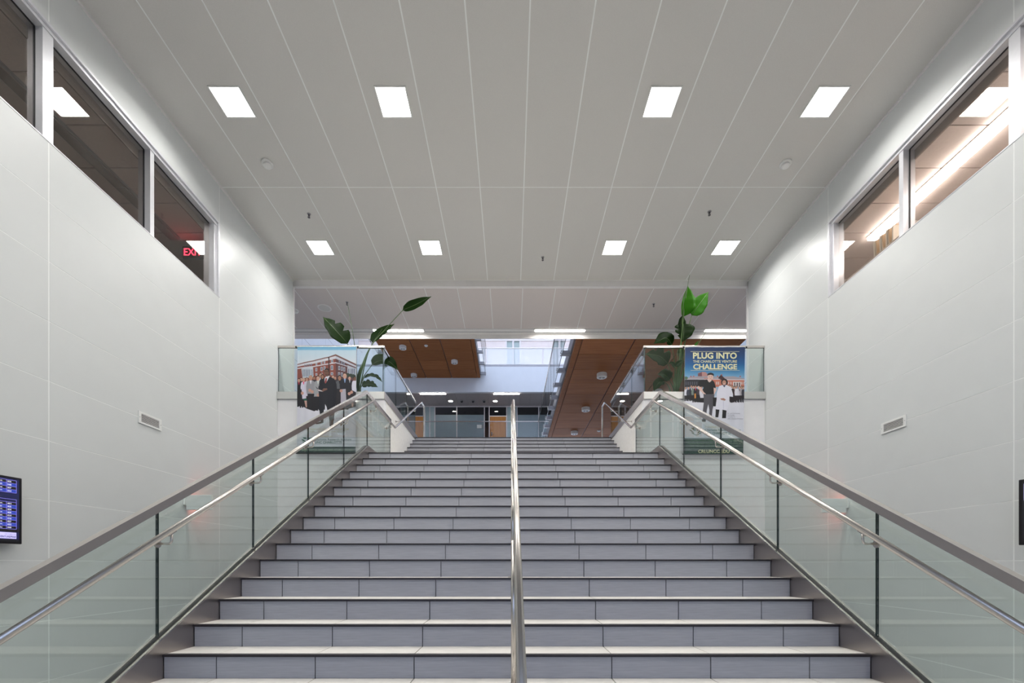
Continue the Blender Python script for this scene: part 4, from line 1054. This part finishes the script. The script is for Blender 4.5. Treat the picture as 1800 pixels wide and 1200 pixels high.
plant('tall potted plant with painted backlit upper leaves beside the right banner', 1186, 690, 9.85, [
    ([(1200, 557, 9.6), (1201, 530, 9.55), (1209, 502, 9.55)], .25, (-.25, -1, -.3), B, dict(half=1, fold=.2), [(1196, 650, 9.8), (1198, 600, 9.7)]),
    ([(1216, 554, 9.65), (1229, 535, 9.6), (1245, 513, 9.55)], .17, (-.25, -1, -.25), B, dict(fold=.15), [(1197, 650, 9.8), (1205, 592, 9.7)]),
    ([(1200, 580, 9.75), (1198, 567, 9.75), (1200, 553, 9.75)], .09, dn, G, {}, [(1194, 640, 9.8)]),
    ([(1201, 569, 9.7), (1202, 583, 9.68), (1200, 601, 9.68)], .215, (0, -1, .2), G, dict(nibble=1), [(1195, 640, 9.8)]),
    ([(1181, 606, 9.8), (1172, 592, 9.75), (1149, 604, 9.7)], .15, (0, -1, .35), G, {}, [(1188, 650, 9.85)]),
    ([(1174, 639, 9.75), (1160, 625, 9.7), (1135, 622, 9.7)], .20, (0, -1, .1), G, dict(nibble=1), [(1184, 668, 9.8)]),
    ([(1187, 645, 9.7), (1180, 638, 9.65), (1175, 639, 9.65)], .06, up, G, {}, [(1188, 668, 9.8)]),
    ([(1187, 644, 9.7), (1195, 637, 9.7), (1204, 633, 9.7)], .06, up, G, {}, [(1188, 668, 9.8)]),
    ([(1177, 668, 9.7), (1169, 658, 9.68), (1156, 657, 9.68)], .14, (0, -1, .2), G, {}, [(1183, 680, 9.8)]),
    ([(1168, 671, 9.7), (1158, 671, 9.66), (1149, 687, 9.64)], .105, (-.3, -1, .2), G, {}, [(1176, 678, 9.75)]),
    ([(1197, 612, 9.9), (1196, 622, 9.9), (1198, 634, 9.9)], .07, (0, -1, 0), G, {}, [(1192, 650, 9.85)]),
    ([(1221, 608, 10.0), (1224, 604, 10.0), (1228, 599, 10.0)], .025, (0, -1, 0), B, {}, [(1205, 640, 9.9)]),
], [[(1197, 600, 9.65), (1204, 530, 9.55), (1212, 483, 9.5)], [(1212, 630, 9.95), (1242, 581, 10.0)], [(1190, 650, 9.75), (1191, 615, 9.75)], [(1200, 655, 9.8), (1203, 620, 9.8)]])

# ------------------------------------------------------------------ wall fittings
def vent(s, y0, y1, zc, label):
    xw = WL if s < 0 else WR
    t = thing('vent_grille', label, 'vent', (xw, (y0+y1)/2, zc-.08), 'wall vents')
    X = lambda a: xw-s*a
    h = .078
    box('dark_duct', X(.001), X(.005), y0+.02, y1-.02, zc-h+.02, zc+h-.02, 'vent_dark', t)
    for a in ((y0, y1, zc-h, zc-h+.026), (y0, y1, zc+h-.026, zc+h), (y0, y0+.04, zc-h+.026, zc+h-.026), (y1-.04, y1, zc-h+.026, zc+h-.026)):
        box('frame', X(.001), X(.014), *a, 'white_plastic', t)
    for k in range(6):
        z = zc-h+.036+k*.0168
        prism('slat', [(y0+.038, z), (y1-.038, z), (y1-.038, z+.006), (y0+.038, z+.006)], X(.004), X(.012), 'white_plastic', t)
    for y in (y0+.015, y1-.015): lathe('screw', (X(.014), y, zc), [(.005, -.002), (.005, .002)], 'bracket_grey', t, 8, 'x')
vent(-1, 5.82, 6.2, 3.417, 'white slotted air vent on the left wall')
vent(1, 5.97, 6.37, 3.417, 'white slotted air vent on the right wall')
def exit_flag(s, y, label):
    xw = WL if s < 0 else WR
    X = lambda a: xw-s*a
    zc = 2.42
    t = thing('exit_sign', label, 'exit sign', (xw, y, zc), 'flag exit signs on the side walls')
    box('wall_canopy', X(0), X(.025), y-.05, y+.05, zc-.045, zc+.085, 'white_plastic', t, bev=.004)
    box('housing', X(.025), X(.40), y-.022, y+.022, zc-.115, zc+.105, 'white_plastic', t, bev=.006)
    xo = X(.06)
    ux = (-s, 0, 0)
    lettering('lettering', 'EXIT', 'exit_red_flag', (X(.37) if s < 0 else X(.37), y+.0235, zc-.075), .30, .15, t, ux=(s, 0, 0), bold=.03)
exit_flag(-1, 6.67, 'white flag-mounted exit sign on the left wall behind glass')
exit_flag(1, 7.03, 'white flag-mounted exit sign on the right wall behind glass')

def screen(s, y0, y1, z0, z1, label):
    xw = WL if s < 0 else WR
    X = lambda a: xw-s*a
    t = thing('wall_screen', label, 'screen', (xw, (y0+y1)/2, z0), 'wall screens')
    box('mount', X(0), X(.05), (y0+y1)/2-.2, (y0+y1)/2+.2, (z0+z1)/2-.15, (z0+z1)/2+.15, 'dark_metal', t)
    box('housing', X(.05), X(.098), y0, y1, z0, z1, 'black_plastic', t, bev=.006)
    return t, X
t, X = screen(-1, 3.30, 4.352, 1.69, 2.33, 'wall screen with a blue room list on the left wall')
def flat(nm, u0, u1, v0, v1, mat, lift, XX=None, tt=None):
    XX = XX or X; tt = tt or t
    return box(nm, XX(.098+lift), XX(.0983+lift), u0, u1, v0, v1, mat, tt)
zt_, zb_ = 2.33, 1.69
def vz(py): return zt_-(py-176)/(1092-176)*(zt_-zb_)      # crop rows at the right edge of the set
flat('display', 3.33, 4.325, vz(1060), vz(205), 'screen_navy', .0005)
flat('display_lower', 3.33, 4.325, vz(930), vz(880), 'screen_dark', .001)
flat('display_lower', 3.33, 4.325, vz(1060), vz(1030), 'screen_dark', .001)
yr = 4.30
for r0, r1, n in ((225, 395, 4), (525, 890, 9)):
    st = (r1-r0)/n
    for i in range(n):
        flat('table_row', 3.36, yr, vz(r0+st*(i+1)-4), vz(r0+st*i+4), 'screen_blue' if i % 2 else 'screen_dark', .001)
        flat('table_line', 3.36, yr, vz(r0+st*i+2), vz(r0+st*i-2), 'screen_line', .0015)
    flat('table_line', 3.36, yr, vz(r1+2), vz(r1-2), 'screen_line', .0015)
    for y in (yr, yr-.085, 3.36): flat('table_line', y-.0015, y+.0015, vz(r1), vz(r0), 'screen_line', .002)
flat('table_line', 3.36, yr, vz(487), vz(483), 'screen_line', .0015)
flat('table_line', yr-.0015, yr+.0015, vz(525), vz(485), 'screen_line', .0015)
nums = ['305', '348', '307', '354', '401', '402', '404', '405', '414', '416', '427', '432', '440']
names = ['Conference Room', 'Innovation Lab', 'Research Office', 'Meeting Room', 'Board Room', 'Business Center', 'Training Room', 'Faculty Office', 'Seminar Room', 'Ventures and Relations', 'Graduate Practice', 'Study Room', 'Studio']
for i, s_ in enumerate(nums):
    r0, st, k = (225, 42.5, i) if i < 4 else (525, 365/9, i-4)
    lettering('row_number', s_, 'screen_text', (X(.1005), yr-.078, vz(r0+st*k+st*.74)), .034, .0135, t, ux=(0, 1, 0), bold=.02)
    w = .0105*len(names[i]); 
    lettering('row_name', names[i], 'screen_text', (X(.1005), yr-.12-w, vz(r0+st*k+st*.74)), w, .0135, t, ux=(0, 1, 0), bold=.01)
flat('footer', 3.40, yr, vz(1022), vz(937), 'screen_pale', .0015)
lettering('footer_name', 'VENTUREPRISE', 'text_navy', (X(.1015), yr-.145, vz(1010)), .14, .019, t, ux=(0, 1, 0), bold=.02)
lettering('footer_line', 'UNC CHARLOTTE', 'text_navy', (X(.1015), yr-.10, vz(968)), .09, .009, t, ux=(0, 1, 0))
t2, X2 = screen(1, 3.52, 4.57, 1.69, 2.356, 'dark wall screen cut by the right picture edge')
flat('display', 3.55, 4.535, 1.73, 2.31, 'screen_dark', .0005, X2, t2)
flat('display_window', 3.6, 4.52, 2.14, 2.31, 'screen_pale', .001, X2, t2)
lathe('status_dot', (X2(.099), 4.50, 1.722), [(.008, -.001), (.008, .001)], 'screen_dot', t2, 12, 'x')

# ------------------------------------------------------------------ inside the side rooms
rl = thing('linear_light', 'long bright tube light in the room behind the right window', 'linear light', (6.1, 5, 7.0), 'side room linear lights')
box('housing', 6.01, 6.18, 1.0, 7.56, 7.004, 7.018, 'white_plastic', rl)
box('diffuser', 6.02, 6.17, 1.01, 7.55, 6.955, 7.004, 'lamp_room', rl)
rl = thing('linear_light', 'second tube light deep in the room behind the right window', 'linear light', (8.6, 5, 7.0), 'side room linear lights')
box('housing', 8.51, 8.68, 1.0, 7.56, 7.004, 7.018, 'white_plastic', rl)
box('diffuser', 8.52, 8.67, 1.01, 7.55, 6.955, 7.004, 'lamp_room', rl)
rl = thing('linear_light', 'unlit tube light in the dim room behind the left window', 'linear light', (-5.68, 5, 7.0), 'side room linear lights')
box('housing', -5.77, -5.59, 1.0, 7.56, 6.98, 7.015, 'grey_plastic', rl)
box('diffuser', -5.75, -5.61, 1.01, 7.55, 6.965, 6.98, 'room_dark', rl)
ex = thing('exit_sign', 'red lit exit sign hanging in the room behind the left window', 'exit sign', (-5.44, 7.66, 6.9))
box('housing', -5.62, -5.26, 7.65, 7.69, 6.73, 6.93, 'black_plastic', ex, bev=.004)
tube('hanger', [(-5.44, 7.67, 6.93), (-5.44, 7.67, 7.02)], .01, 'dark_metal', ex, 8)
lettering('lettering', 'EXIT', 'exit_red', (-5.59, 7.648, 6.775), .30, .12, ex, bold=.0)
sh = thing('shelf_unit', 'tall beige shelf in the room behind the right window', 'shelf', (5.85, 6.9, ZF))
for z in (ZF+.02, ZF+.45, ZF+.9, 6.24): box('shelf_board', 5.62, 5.98, 6.2, 7.5, z-.015, z+.015, 'shelf_beige', sh)
for y in (6.21, 7.49): box('side_panel', 5.60, 6.0, y-.015, y+.015, ZF, 6.255, 'shelf_beige', sh)
box('back_panel', 5.98, 6.0, 6.22, 7.48, ZF, 6.255, 'shelf_beige', sh)
for i in range(7):
    y = 6.62+i*.055; z1 = 6.255+.26+.02*((i*37) % 5)/5; le = .04*((i*53) % 7)/7
    t = thing('file_folder', ['cream', 'tan'][i % 2]+' file folder standing on the shelf behind the right window, %s' % ['nearest', 'second', 'third', 'fourth', 'fifth', 'sixth', 'farthest'][i], 'folder', (5.80, y, 6.255), 'file folders behind the right window')
    prism('cover', [(y, 6.255), (y+.018, 6.255), (y+.018+le, z1), (y+le, z1)], 5.66, 5.93, 'folder_cream' if i % 2 == 0 else 'folder_tan', t)
    prism('paper', [(y+.019, 6.26), (y+.032, 6.26), (y+.032+le, z1-.02), (y+.019+le, z1-.02)], 5.67, 5.92, 'white_plastic', t)
    box('tab', 5.70, 5.80, y+le, y+le+.018, z1, z1+.02, 'folder_tan', t)
